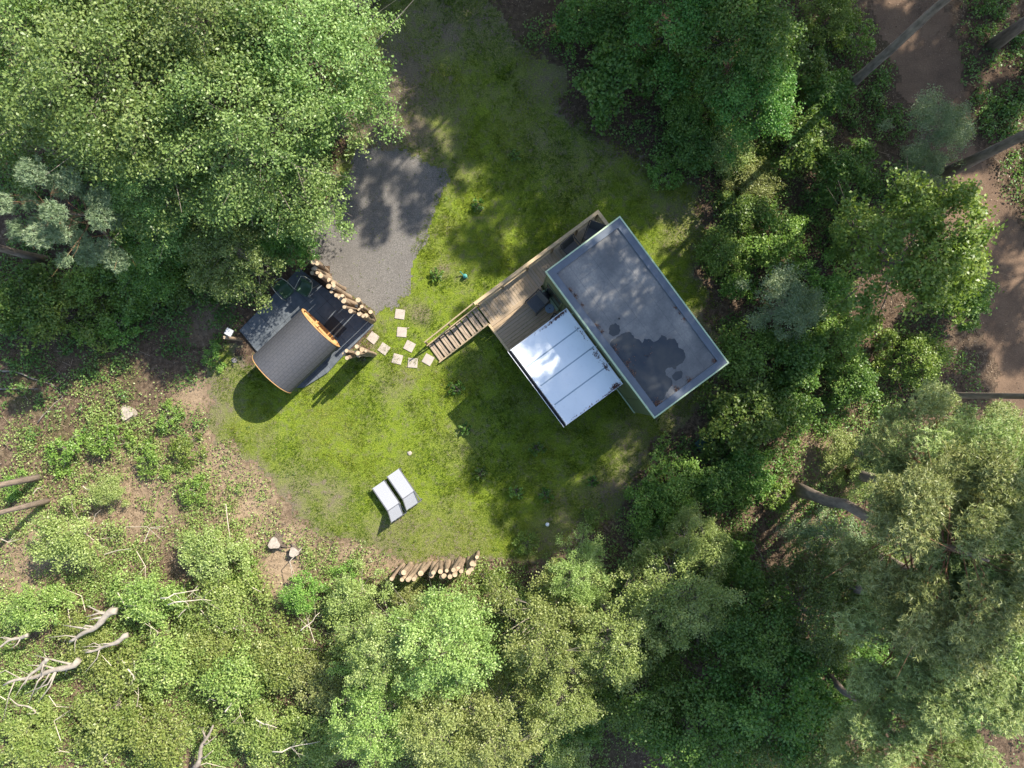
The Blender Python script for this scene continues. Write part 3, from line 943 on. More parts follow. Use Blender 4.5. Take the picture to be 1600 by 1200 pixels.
# canopy of opal panels leaning on the cabin
AX0, AX1, AY0, AY1, AZ0, AZ1 = -1.07, 2.48, .71, 3.30, 3.28, 3.50
can = thing('canopy', 'bluish white opal panel canopy leaning against the green cabin', 'canopy', (*fw(.7, 2), 0), RZ)
def az(y): return AZ0 + (AZ1 - AZ0) * (y - AY0) / (AY1 - AY0)
def cshift(mb): mb.v = [(x - .7, y - 2, z) for x, y, z in mb.v]; return mb
pw = (AX1 - AX0) / 4
for k in range(4):
    x0, x1 = AX0 + pw * k + .025, AX0 + pw * (k + 1) - .025
    mb = MB()
    mb.add([(x0,AY0+.03,az(AY0)-.02),(x1,AY0+.03,az(AY0)-.02),(x1,AY1,az(AY1)-.02),(x0,AY1,az(AY1)-.02),(x0,AY0+.03,az(AY0)),(x1,AY0+.03,az(AY0)),(x1,AY1,az(AY1)),(x0,AY1,az(AY1))],
           [(0,3,2,1),(4,5,6,7),(0,1,5,4),(1,2,6,5),(2,3,7,6),(3,0,4,7)])
    cshift(mb).build('panel', M['awning'], can)
M['grooverail'] = plain('grey_blue_joint_profile', (.27,.34,.38), 0.5, 0.1, 4, bmp=0)
for k in range(1, 4):
    x = AX0 + pw * k
    mb = MB(); mb.beam((x, AY0 + .04, az(AY0) - .012), (x, AY1, az(AY1) - .012), .048, .03)
    cshift(mb).build('joint_profile', M['grooverail'], can)
    mb = MB(); mb.box(x - .05, x + .05, AY0 + .03, AY0 + .11, az(AY0) + .001, az(AY0) + .02)
    cshift(mb).build('end_clip', M['whitemetal'], can)
for x, s_ in ((AX0, 1), (AX1 - .024, 1)):
    mb = MB(); mb.beam((x + .012, AY0, az(AY0) - .04), (x + .012, AY1, az(AY1) - .04), .022, .14)
    cshift(mb).build('edge_rail', M['whitemetal'], can)
mb = MB(); mb.box(AX0, AX1, AY1 + .002, AY1 + .045, AZ1 - .1, AZ1 + .03)
cshift(mb).build('wall_rail', M['whitemetal'], can)
mb = MB()
mb.box(AX0, AX1, AY0 - .10, AY0 - .085, AZ0 - .14, AZ0 - .02); mb.box(AX0, AX1, AY0 - .012, AY0 + .005, AZ0 - .14, AZ0 - .005); mb.box(AX0, AX1, AY0 - .085, AY0 - .012, AZ0 - .14, AZ0 - .125)
cshift(mb).build('gutter', [M['darkgap']], can)
mb = MB(); mb.box(AX0 - .01, AX1 + .01, AY0 - .115, AY0 - .101, AZ0 - .15, AZ0 - .015)
cshift(mb).build('gutter_lip', M['whitemetal'], can)
for x in (AX0 + .06, .7, AX1 - .06):
    mb = MB(); mb.box(x - .045, x + .045, AY0 + .01, AY0 + .10, FL + .009, AZ0 - .03)
    cshift(mb).build('post', M['whitemetal'], can)
for k in range(5):
    x = AX0 + .3 + (AX1 - AX0 - .5) * k / 4 
    mb = MB(); mb.box(x - .02, x + .02, AY1 + .047, CY0 + .04, AZ1 - .05, AZ1 - .01)
    cshift(mb).build('wall_bracket', M['greentrim'], can)
o = debris('leaf_litter', [(-1.0 - .7, 2.95 - 2, .03, .16, 170), (-.97 - .7, 2.5 - 2, .02, .3, 60), (2.40 - .7, 3.05 - 2, .05, .10, 200), (2.45 - .7, 2.6 - 2, .02, .15, 40),
             (.0 - .7, 3.22 - 2, .2, .03, 25), (1.0 - .7, 3.2 - 2, .12, .05, 60), (1.55 - .7, 3.2 - 2, .12, .04, 50), (2.42-.7, 1.6-2, .02,.3,20)], 3.49, 'drybrown', can, 0)
for v in o.data.vertices: v.co.z = az(v.co.y + 2) + (v.co.z - 3.49) + .003
o.data.update()

# ------------------------------------------------------------------ deck furniture
def armchair(name, label, loc, rz, group):
    t = thing(name, label, 'chair', loc, rz, group)
    mb = MB()
    mb.box(-.30, .30, -.29, .30, .36, .44)
    mb.build('seat', M['blackfabric'], t, bevel=.03)
    mb = MB()
    mb.add([(-.29,.22,.42),(.29,.22,.42),(.29,.30,.42),(-.29,.30,.42),(-.29,.38,.92),(.29,.38,.92),(.29,.44,.90),(-.29,.44,.90)],
           [(0,3,2,1),(4,5,6,7),(0,1,5,4),(1,2,6,5),(2,3,7,6),(3,0,4,7)])
    mb.build('backrest', M['blackfabric'], t, bevel=.02)
    for s_ in (-1, 1):
        mb = MB(); mb.tube([(s_*.34,-.30,.0),(s_*.34,-.30,.60),(s_*.34,.32,.62),(s_*.34,.40,.93)], .022, 6)
        mb.build('armrest', M['black'], t)
        MB().tube([(s_*.31,.30,.44),(s_*.33,.36,0)], .018, 6).build('leg', M['black'], t)
    MB().tube([(-.34,.40,.93),(.34,.40,.93)], .018, 6).build('top_rail', M['black'], t)
    return t
a1 = armchair('armchair', 'charcoal armchair on the deck beside the round blue side table', (*gp(838,474,1.2), FL + .004), R(-48), 'charcoal armchairs on the deck')
for px, py, lab, rz in ((868, 511, 'charcoal armchair half hidden under the edge of the white canopy', R(330)),
                        (-2.93, 5.25, 'charcoal armchair on the walkway, the one nearer the stairs', R(40)),
                        (-2.90, 6.28, 'charcoal armchair in the far corner of the walkway railing', R(-20))):
    c = copy_tree(a1); c.location = (*(fw(px, py) if px < 10 else gp(px, py, 1.2)), FL + .004); c.rotation_euler.z = rz; c['label'] = lab
t = thing('side_table', 'small round slate-blue side table on the terrace by the cabin', 'table', (*gp(859, 482, 1.3), FL + .004))
MB().tube([(0,0,.47),(0,0,.50)], [.19,.19], 28).build('tabletop', M['bluetable'], t, bevel=.006)
MB().tube([(0,0,.50),(0,0,.504)], [.028,.028], 12).build('parasol_hole', M['black'], t)
for k in range(3):
    a = k * 2.094
    MB().tube([(math.cos(a)*.06,math.sin(a)*.06,.469),(math.cos(a)*.16,math.sin(a)*.16,0)], .012, 6).build('leg', M['black'], t)
t = thing('black_bag', 'soft black bag on the deck between armchair and cabin wall', 'bag', (*gp(853, 462, .95), FL + .004), R(-50))
me_ = MB()
for i in range(7):
    pass
pts = [(-.17,0,.10),(-.12,0,.13),(0,0,.15),(.12,0,.13),(.17,0,.10)]
me_.tube(pts, [.06,.11,.125,.11,.06], 12)
me_.build('bag_body', M['blackfabric'], t, smooth=True)
MB().tube([(-.09,0,.25),(-.05,.02,.31),(.05,.02,.31),(.09,0,.25)], .01, 5).build('handle', M['black'], t)

# ------------------------------------------------------------------ sauna on its slate terrace
SA = math.atan2(.687, .726)              # front of the barrel looks up-right
def slab(name, poly, z0, z1, mat, label, cat):
    mb = MB(); n = len(poly)
    mb.add([(*p, z0) for p in poly] + [(*p, z1) for p in poly], [tuple(range(n))[::-1], tuple(range(n, 2 * n))] + [(i, (i+1) % n, n + (i+1) % n, n + i) for i in range(n)])
    return mb
tcx, tcy = gp(478, 502, .12)
ter = thing('slate_terrace', 'dark slate tile terrace under the barrel sauna', 'terrace', (tcx, tcy, 0), SA)
ca, sa = math.cos(-SA), math.sin(-SA)
def tl(px, py, z=.12):
    x, y = gp(px, py, z); x -= tcx; y -= tcy
    return (x * ca - y * sa, x * sa + y * ca)
tp = [tl(*p) for p in ((374,516),(467,419),(584,508),(532,560),(512,582),(474,606),(455,606),(440,590),(398,545))]
mb = slab('t', tp[::-1], 0, .12, None, None, None)
if (mb.v[1][0]-mb.v[0][0])*(mb.v[2][1]-mb.v[1][1])-(mb.v[1][1]-mb.v[0][1])*(mb.v[2][0]-mb.v[1][0]) < 0: mb = slab('t', tp, 0, .12, None, None, None)
mb.build('paving', M['tile'], ter)
sx0, sy0 = gp(464, 548.5, 1.2)
sau = thing('barrel_sauna', 'barrel sauna with grey shingle roof and orange wooden ends', 'sauna', (sx0, sy0, .12), SA)
RS, LS, ZS = 1.02, 1.38, 1.10
def barrel(mb, r0, r1, x0, x1, a0, a1, n=40, mi=0):
    vs, fs = [], []
    for k in range(n + 1):
        a = a0 + (a1 - a0) * k / n
        for r, x in ((r1, x0), (r1, x1), (r0, x1), (r0, x0)):
            vs.append((x, r * math.cos(a), ZS + r * math.sin(a)))
    for k in range(n):
        for j in range(4):
            a, b = k * 4 + j, k * 4 + (j + 1) % 4
            fs.append((a, b, b + 4, a + 4))
    fs.append((0, 3, 2, 1)); fs.append(tuple(n * 4 + q for q in range(4)))
    return mb.add(vs, fs, mi)
mb = barrel(MB(), RS - .05, RS, -LS + .02, LS - .02, 0, 2 * math.pi)
mb.build('barrel_staves', M['saunawood'], sau)
barrel(MB(), RS + .004, RS + .034, -LS + .03, LS - .05, R(-8), R(188), 64).build('shingle_roof', M['shingle'], sau, smooth=False)
for k in range(1, 9):
    a_ = R(-8 + 196 * k / 9)
    barrel(MB(), RS + .0345, RS + .041, -LS + .03, LS - .05, a_ - .006, a_ + .006, 2).build('lap_strip', M['shingle'], sau)
for x0, x1 in ((-LS, -LS + .022), (LS - .030, LS)):
    barrel(MB(), RS - .06, RS + .044, x0, x1, R(-12), R(192), 64).build('end_rim', M['saunarim'], sau)
def disc(mb, r, x0, x1, n=40, mi=0):
    vs = [(x, r * math.cos(2*math.pi*k/n), ZS + r * math.sin(2*math.pi*k/n)) for x in (x0, x1) for k in range(n)]
    return mb.add(vs, [tuple(range(n))[::-1], tuple(range(n, 2*n))] + [(k, (k+1)%n, n+(k+1)%n, n+k) for k in range(n)], mi)
disc(MB(), RS - .065, -LS + .06, -LS + .10).build('back_wall', M['saunawood'], sau)
disc(MB(), RS - .065, LS - .50, LS - .46).build('front_wall', M['saunawood'], sau)
d = MB().box(LS - .458, LS - .43, -.32, .32, .28, 1.92).build('door', M['saunarim'], sau)
MB().box(LS - .429, LS - .422, -.22, .22, .5, 1.78).build('pane', M['glass'], d)
MB().tube([(LS - .40, -.27, 1.0), (LS - .40, -.27, 1.3)], .016, 8).build('handle', M['black'], d)
for s_ in (-1, 1):
    mb = MB(); mb.box(LS - .44, LS - .02, s_ * .42 - (.0 if s_ > 0 else .36), s_ * .42 + (.36 if s_ > 0 else 0), .50, .55)
    mb.build('porch_bench', M['saunarim'], sau)
MB().box(LS - .02, LS + .05, -.75, .75, 1.62, 1.70).build('porch_beam', M['saunarim'], sau)
MB().box(LS + .0, LS + .09, -.06, .06, 1.71, 1.86).build('porch_lamp', M['saunarim'], sau)
for x in (-LS + .35, 0, LS - .35):
    mb = MB(); mb.add([(x-.05,-.8,0),(x+.05,-.8,0),(x+.05,.8,0),(x-.05,.8,0),(x-.05,-.72,.42),(x+.05,-.72,.42),(x+.05,.72,.42),(x-.05,.72,.42),(x-.05,0,.05),(x+.05,0,.05)],
        [(0,1,5,9,8,4)[::-1],(0,4,8,7,3),(1,2,6,9,5)[::-1],(0,3,2,1),(3,7,6,2)])
    mb.build('cradle', M['brownrail'], sau)
# flat black slab in front, for a dark blob of unknown nature
t = thing('dark_slab', 'flat black slab on the slate in front of the sauna', 'mat', (*gp(524, 512, .13), .121), SA + R(4))
MB().box(-.26, .30, -.38, .42, 0, .018).build('slab_body', M['black'], t, bevel=.006)
# shell chairs
def shell_chair(label, loc, rz):
    t = thing('garden_chair', label, 'chair', loc, rz, 'green shell chairs on the slate terrace')
    mb = MB()
    prof = [(-.30,.43),(-.18,.40),(.05,.38),(.18,.40),(.25,.50),(.30,.68),(.33,.80)]
    n = 9; vs = []
    for (y, z) in prof:
        for k in range(n):
            q = (k / (n - 1) - .5) * 2
            edge = 1 - .25 * max(0, (z - .62)) * abs(q) ** 3 * 3
            vs.append((q * .27 * (1 if y > -.2 else .94), y - .05 * q * q * (z > .45), z + .07 * abs(q) ** 3 * (1 if z < .5 else edge)))
    for (y, z) in prof:
        for k in range(n):
            q = (k / (n - 1) - .5) * 2
            vs.append((q * .27 * (1 if y > -.2 else .94), y - .05 * q * q * (z > .45) + .012, z + .07 * abs(q) ** 3 - .018))
    m_ = len(prof); fs = []
    for i in range(m_ - 1):
        for k in range(n - 1):
            a = i * n + k
            fs.append((a, a + 1, a + n + 1, a + n)); b = a + m_ * n
            fs.append((b, b + n, b + n + 1, b + 1))
    N_ = m_ * n
    for k in range(n - 1):
        fs.append((k, k + N_, k + 1 + N_, k + 1)); a = (m_-1)*n + k; fs.append((a, a+1, a+1+N_, a+N_))
    for i in range(m_ - 1):
        a = i * n; fs.append((a, a + n, a + n + N_, a + N_)); a = i * n + n - 1; fs.append((a, a + N_, a + n + N_, a + n))
    mb.add(vs, fs)
    mb.build('seat_shell', M['greenshell'], t, smooth=True)
    for s_ in (-1, 1):
        MB().tube([(s_*.34,-.24,0),(s_*.33,-.24,.55),(s_*.33,.10,.60),(s_*.27,.36,.80)], .013, 6).build('arm_frame', M['goldwire'], t)
        MB().tube([(s_*.24,.12,.37),(s_*.30,.38,0)], .013, 6).build('leg', M['goldwire'], t)
    MB().tube([(-.27,.36,.80),(-.14,.42,.86),(.14,.42,.86),(.27,.36,.80)], .013, 6).build('back_frame', M['goldwire'], t)
    return t
c1 = shell_chair('dark green shell chair on the slate terrace, farther from the log palisade', (*gp(445, 453, .6), .122), R(42))
c2 = copy_tree(c1); c2.location = (*gp(476, 450, .6), .122); c2.rotation_euler.z = R(-30)
c2['label'] = 'dark green shell chair on the slate terrace, next to the log palisade'

# ------------------------------------------------------------------ log palisades
def palisade(label, base, hts, rads, n, seed, tilt=(0, 0), jitter=.06):
    rg = np.random.default_rng(seed)
    pts = [np.array(gp(*p)) for p in base]
    seg = [0]
    for a, b in zip(pts, pts[1:]): seg.append(seg[-1] + np.linalg.norm(b - a))
    c = np.mean(pts, 0)
    t = thing('log_palisade', label, 'palisade', (c[0], c[1], 0), 0)
    for k in range(n):
        s = seg[-1] * (k + .5) / n
        x = np.interp(s, seg, [p[0] for p in pts]) - c[0] + rg.normal(0, jitter); y = np.interp(s, seg, [p[1] for p in pts]) - c[1] + rg.normal(0, jitter)
        h = rg.uniform(*hts); r = rg.uniform(*rads)
        lx, ly = tilt[0] + rg.normal(0, .06), tilt[1] + rg.normal(0, .06)
        mb = MB()
        q = [(x + lx * f * h + rg.normal(0, .012), y + ly * f * h + rg.normal(0, .012), f * h) for f in (0, .35, .7, 1)]
        mb.tube(q, [r * 1.08, r * 1.02, r, r * .95], 12, 0, True, 1)
        mb.build('log', [M['logbark'], M['logend']], t)
    return t
palisade('long palisade of upright pale logs between slate terrace and gravel', [(484,399),(520,440),(550,476),(586,503)], (1.5, 2.3), (.055, .105), 42, 4, jitter=.06)
palisade('short palisade of upright logs beside the sauna porch', [(556,551),(574,552),(588,555)], (2.0, 2.7), (.06, .10), 10, 5, jitter=.045)
palisade('row of upright pale logs at the bottom edge of the lawn', [(626,886),(660,882),(705,878),(730,872),(751,864)], (1.8, 2.25), (.07, .115), 27, 6, jitter=.035)
t = thing('log_post', 'single leaning log post carrying a small white sign', 'post', (*gp(378, 531), 0))
tx, ty = gp(351, 527, 2.0); bx_, by_ = gp(378, 531)
MB().tube([(0,0,0),((tx-bx_)*.5,(ty-by_)*.5,1.0),(tx-bx_,ty-by_,2.0)], [.08,.075,.07], 12, 0, True, 1).build('log', [M['logbark'], M['logend']], t)
t2 = thing('sign', 'small white square sign on top of the log post', 'sign', (*gp(358, 519, 2.05), 2.06), R(-28))
MB().box(-.16, .16, -.15, .15, 0, .012).build('plate', M['sign'], t2)
mb = MB()
for a_ in ((-.16,.16,.135,.15),(-.16,.16,-.15,-.135),(-.16,-.145,-.135,.135),(.145,.16,-.135,.135)): mb.box(*a_, .0125, .016)
mb.build('sign_border', M['signmark'], t2)
MB().box(-.03, .03, -.25, -.151, -.03, .006).build('bracket', M['signmark'], t2)

# ------------------------------------------------------------------ sun loungers
def lounger(label, head, foot):
    """head/foot: photo pixels of the middle of each end"""
    hx_, hy_ = gp(*head, .55); fx_, fy_ = gp(*foot, .33)
    a = math.atan2(hy_ - fy_, hx_ - fx_)
    t = thing('sun_lounger', label, 'lounger', (fx_, fy_, 0), a, 'pair of grey sun loungers on the lawn')
    L1, L2, Wd = 1.14, .72, .56
    hb = R(54)
    MB().box(0, L1, -Wd/2, Wd/2, .325, .345).build('seat', M['fabric'], t, bevel=.006)
    ex, ez = L1 + .02 + L2 * math.cos(hb), .345 + L2 * math.sin(hb)
    mb = MB(); mb.beam((L1 + .03, 0, .35), (ex, 0, ez), Wd, .02, up=(0, 0, 1))
    mb.build('backrest', M['fabric'], t, bevel=.006)
    for s_ in (-1, 1):
        MB().beam((-.02, s_*(Wd/2+.022), .315), (1.66, s_*(Wd/2+.022), .315), .035, .05).build('side_rail', M['greymetal'], t)
        mb = MB(); mb.beam((L1, s_*(Wd/2+.012), .35), (ex + .02, s_*(Wd/2+.012), ez + .03), .022, .035)
        mb.build('back_rail', M['greymetal'], t)
        for x in (.12, 1.55):
            MB().beam((x, s_*(Wd/2+.02), .30), (x + (.08 if x > 1 else -.08), s_*(Wd/2+.03), 0), .035, .04, up=(1,0,0)).build('leg', M['greymetal'], t)
        MB().beam((L1 + .42, s_*(Wd/2-.03), .62), (1.60, s_*(Wd/2-.03), .32), .02, .02).build('back_prop', M['greymetal'], t)
    MB().beam((L1 + .005, -Wd/2, .34), (L1 + .005, Wd/2, .34), .035, .03).build('hinge_bar', M['greymetal'], t)
    MB().beam((1.64, -Wd/2, .31), (1.64, Wd/2, .31), .035, .04).build('end_bar', M['greymetal'], t)
    return t
lounger('grey sun lounger on the lawn, nearer the bare sandy edge', (620, 803), (591, 757))
lounger('grey sun lounger on the lawn, the one on the cabin side', (644, 785), (614, 738.5))

# ------------------------------------------------------------------ stepping stones
STONES = [(625,491,8,'stepping stone closest to the gravel patch'),(628,519,5,'second stepping stone down from the gravel patch'),(640,541,28,'tilted stepping stone midway between gravel and stairs'),
          (583,528,38,'stepping stone closest to the end of the long log palisade'),(600,545,35,'second stepping stone out from the log palisade'),(621,561,15,'third stepping stone out from the palisade, before the square straight one'),
          (645,567,4,'nearly straight stepping stone one short of the stairs'),(669,562,30,'stepping stone at the foot of the deck stairs')]
me0 = None
for px, py, a, lab in STONES:
    if me0 is None:
        o = MB().box(-.205, .205, -.205, .205, 0, .035).build('stepping_stone', M['stone'], None, bevel=.01); me0 = o
    else:
        o = me0.copy(); COL.objects.link(o)
    x, y = gp(px, py)
    o.location = (x, y, .006); o.rotation_euler = (0, 0, -R(a))
    tag(o, 'pale square ' + lab, 'stepping stone', 'stepping stones between sauna and deck')

# ------------------------------------------------------------------ small things on the lawn
def rock(name, px, py, r, mat, label, cat, h=.6, seed=1):
    rg = np.random.default_rng(seed)
    mb = MB(); n, m_ = 12, 6; vs = [(0, 0, r * h)]
    for j in range(1, m_):
        th = math.pi / 2 * (1 - j / (m_ - 1))
        for k in range(n):
            a = 2 * math.pi * k / n; q = 1 + rg.uniform(-.16, .16)
            vs.append((r * q * math.cos(th) * math.cos(a), r * q * math.cos(th) * math.sin(a), r * h * math.sin(th) * q))
    fs = [(0, 1 + k, 1 + (k + 1) % n) for k in range(n)]
    for j in range(m_ - 2):
        for k in range(n):
            a = 1 + j * n + k; b = 1 + j * n + (k + 1) % n
            fs.append((a, a + n, b + n, b))
    mb.add(vs, fs)
    o = mb.build(name, M[mat], None, smooth=True)
    o.location = (*gp(px, py), .004)
    return tag(o, label, cat)
rock('field_stone', 640, 708, .10, 'stone', 'small pale stone lying on the sunlit lawn above the loungers', 'stone', .5, 3)
rock('field_stone', 366, 563, .12, 'stone', 'small grey stone in the grass behind the sauna', 'stone', .5, 4)
def globe(px, py, label):
    t = thing('garden_globe', label, 'garden lamp', (*gp(px, py), 0))
    mb = MB(); n, m_ = 14, 9; vs, fs = [(0,0,.30)], []
    for j in range(1, m_):
        th = math.pi * j / m_
        for k in range(n): a = 2*math.pi*k/n; vs.append((.085*math.sin(th)*math.cos(a), .085*math.sin(th)*math.sin(a), .215+.085*math.cos(th)))
    vs.append((0,0,.13))
    fs += [(0,1+k,1+(k+1)%n) for k in range(n)]
    for j in range(m_-2):
        for k in range(n): a=1+j*n+k; b=1+j*n+(k+1)%n; fs.append((a,a+n,b+n,b))
    l = len(vs)-1; fs += [(l, 1+(m_-2)*n+(k+1)%n, 1+(m_-2)*n+k) for k in range(n)]
    mb.add(vs, fs); mb.build('globe', M['whiteball'], t, smooth=True)
    MB().tube([(0,0,0),(0,0,.14)], .018, 8).build('stake', M['black'], t)
globe(855, 818, 'small white globe lamp on a stake at the lower lawn edge')
# teal watering cans
def watering_can(px, py, rz, label):
    t = thing('watering_can', label, 'watering can', (*gp(px, py), .004), rz, 'teal watering cans on the lawn')
    mb = MB(); mb.tube([(0,0,0),(0,0,.02),(0,0,.20),(0,0,.22)], [.095,.10,.085,.05], 16); mb.build('can_body', M['teal'], t, smooth=False)
    MB().tube([(.08,0,.06),(.20,0,.20),(.25,0,.26)], [.025,.016,.03], 8).build('spout', M['teal'], t)
    MB().tube([(-.08,0,.04),(-.16,0,.12),(-.10,0,.26),(.02,0,.25)], .012, 6).build('handle', M['teal'], t)
watering_can(727, 432, R(140), 'teal watering can in the sunlit grass above the stairs')
# stumps and fallen wood
def stump(px, py, r, h, label, seed, roots=5, mat='bark'):
    rg = np.random.default_rng(seed)
    t = thing('tree_stump', label, 'stump', (*gp(px, py), 0), rg.uniform(0, 6))
    mb = MB(); n = 18; vs = []
    for j, (z, q) in enumerate(((0, 1.35), (h * .35, 1.08), (h, 1.0))):
        for k in range(n):
            a = 2*math.pi*k/n; qq = q * (1 + .16 * math.sin(a * 3 + seed) + rg.uniform(-.05, .05)); vs.append((r*qq*math.cos(a), r*qq*math.sin(a), z))
    fs = [(j*n+k, j*n+(k+1)%n, (j+1)*n+(k+1)%n, (j+1)*n+k) for j in range(2) for k in range(n)]
    mb.add(vs, fs); mb.add(vs[2*n:], [tuple(range(n))], 1)
    mb.build('stump_body', [M[mat], M['stump']], t)
    for k in range(roots):
        a = 2*math.pi*k/roots + rg.uniform(-.4,.4); l = r * rg.uniform(1.8, 2.8)
        MB().tube([(math.cos(a)*r*.8, math.sin(a)*r*.8, h*.4), (math.cos(a)*r*1.4, math.sin(a)*r*1.4, .08), (math.cos(a+.2)*l, math.sin(a+.2)*l, .01)], [r*.3, r*.2, r*.07], 7).build('root', M[mat], t)
    return t
stump(200, 646, .26, .14, 'weathered flat grey stump among the dry leaves left of the lawn', 3, 0, 'greybark')
stump(433, 846, .24, .40, 'upturned rooty stump at the sandy lower lawn edge', 5, 6)
stump(463, 860, .20, .36, 'smaller rooty stump beside the upturned one', 8, 6)
def fallen(name, label, px0, px1, r, mat, z=.1, group=None, n=7, seed=0, cat='log', branches=0, rise=0.0):
    rg = np.random.default_rng(seed)
    x0, y0 = gp(*px0, z); x1, y1 = gp(*px1, z)
    t = thing(name, label, cat, (x0, y0, 0), 0, group)
    L_ = math.hypot(x1-x0, y1-y0)
    pts = []
    for i in range(n):
        f = i/(n-1); o_ = L_ * (.035 * math.sin(f * 5 + seed) + .02 * math.sin(f * 11 + seed * 2)) * (f > 0); pts.append(((x1-x0)*f - (y1-y0)/L_*o_, (y1-y0)*f + (x1-x0)/L_*o_, z + rise * f + .03 * math.sin(f * 7 + seed)))
    rr = [r*(.9-.6*i/(n-1))*(1+.12*math.sin(i*2.3+seed)) for i in range(n)]
    MB().tube(pts, rr, 10, 0, True, 0).build('stem', M[mat], t, smooth=True)
    for b in range(branches):
        i = rg.integers(1, n-1); p = np.array(pts[i]); d = np.array([x1-x0, y1-y0, 0])/L_
        s_ = rg.choice([-1, 1]); q = np.array([-d[1], d[0], 0])*s_
        l = L_*rg.uniform(.18,.42)
        m1 = p + (d*.7 + q*rg.uniform(.3,.9))*l*.5 + [0,0,rg.uniform(0,.15)]; e = p + (d*rg.uniform(.7,1.1) + q*rg.uniform(.3,1.1))*l + [0,0,rg.uniform(0,.25)]
        MB().tube([p, m1, e], [rr[i]*.5, rr[i]*.32, rr[i]*.1], 6).build('branch', M[mat], t, smooth=True)
    return t
fallen('fallen_log', 'thick brown fallen log at the top edge above the gravel', (549,14), (604,-8), .21, 'bark', .2, n=5, seed=2)
fallen('fallen_log', 'thin fallen log lying in the shade below the thick brown one', (546,38), (556,66), .075, 'greybark', .08, n=5, seed=3)
# dark sheet under the right shrubs
t = thing('garden_crate', 'low dark green crate half hidden by shrubs below the cabin', 'crate', (*gp(1099, 690), 0), R(35))
MB().box(-.36,.36,-.2,.2,0,.26).build('crate_body', M['tarp'], t, bevel=.02)
MB().box(-.39,.39,-.23,.23,.262,.30).build('lid', M['tarp'], t, bevel=.012)

# dead tree lying in the lower left, and bare branches
DG = 'bleached dead limbs in the lower left corner'
fallen('dead_limb', 'thick bleached forked limb, topmost of the dead wood in the lower left', (182,955), (108,1002), .17, 'deadwood', 1.5, DG, 14, 11, 'dead wood', 7)
fallen('dead_limb', 'second bleached limb running out to the left picture edge', (200,992), (135,1022), .12, 'deadwood', 1.4, DG, 14, 12, 'dead wood', 5)
fallen('dead_limb', 'long grey bleached limb slanting below the thick forked one', (124,1030), (8,1075), .14, 'deadwood', 1.4, DG, 14, 13, 'dead wood', 9)
fallen('dead_limb', 'short bleached limb leaning across the long grey one', (75,1028), (38,1068), .10, 'deadwood', 1.5, DG, 14, 14, 'dead wood', 2)
fallen('dead_limb', 'pale dead limb at the left picture edge above the long one', (44,992), (-8,1012), .09, 'deadwood', 1.3, DG, 14, 15, 'dead wood', 5)
fallen('dead_limb', 'thin curved bleached limb below the long grey one', (60,1116), (14,1090), .05, 'deadwood', 1.2, DG, 14, 16, 'dead wood', 2)
fallen('dead_limb', 'brownish dead stem standing out at the bottom edge', (302,1200), (334,1134), .12, 'greybark', 1.0, DG, 14, 17, 'dead wood', 5)
fallen('dead_branch', 'dead branch on the ground beside the bracken, at the left edge', (-10,575), (95,606), .05, 'greybark', .06, 'bare fallen branches on the leaf litter', 8, 18, 'branch', 4)
fallen('dead_branch', 'second dead branch on the leaf litter below it, also at the left', (-10,612), (60,604), .05, 'greybark', .06, 'bare fallen branches on the leaf litter', 7, 19, 'branch', 3)
fallen('dead_branch', 'thin dead branch above the flat grey stump on the left', (60,660), (110,600), .03, 'greybark', .05, 'bare fallen branches on the leaf litter', 7, 20, 'branch', 3)
for i, (a, b, lab) in enumerate((((250,935),(310,922),'thin bare white branch left of the sandy gap at the bottom'),((262,945),(330,935),'second thin bare branch close below the white one'),
        ((200,1045),(212,1062),'short hooked bare branch among the low shrubs'),((352,1112),(362,1098),'short bare stick near the bottom dead stem'),
        ((470,985),(500,958),'bare branch beside the yellow-green birches at the bottom'),((400,1125),(432,1138),'curved bare branch at the bottom left of the birches'),
        ((425,1175),(500,1160),'long thin bare branch near the bottom edge'),((1195,1180),(1245,1150),'bare grey branches in the dark shrubs at the bottom'))):
    fallen('bare_branch', lab, a, b, .03, 'stemwood', 1.7, 'thin bare branches in the lower shrubs', 6, 30 + i, 'branch', 4)

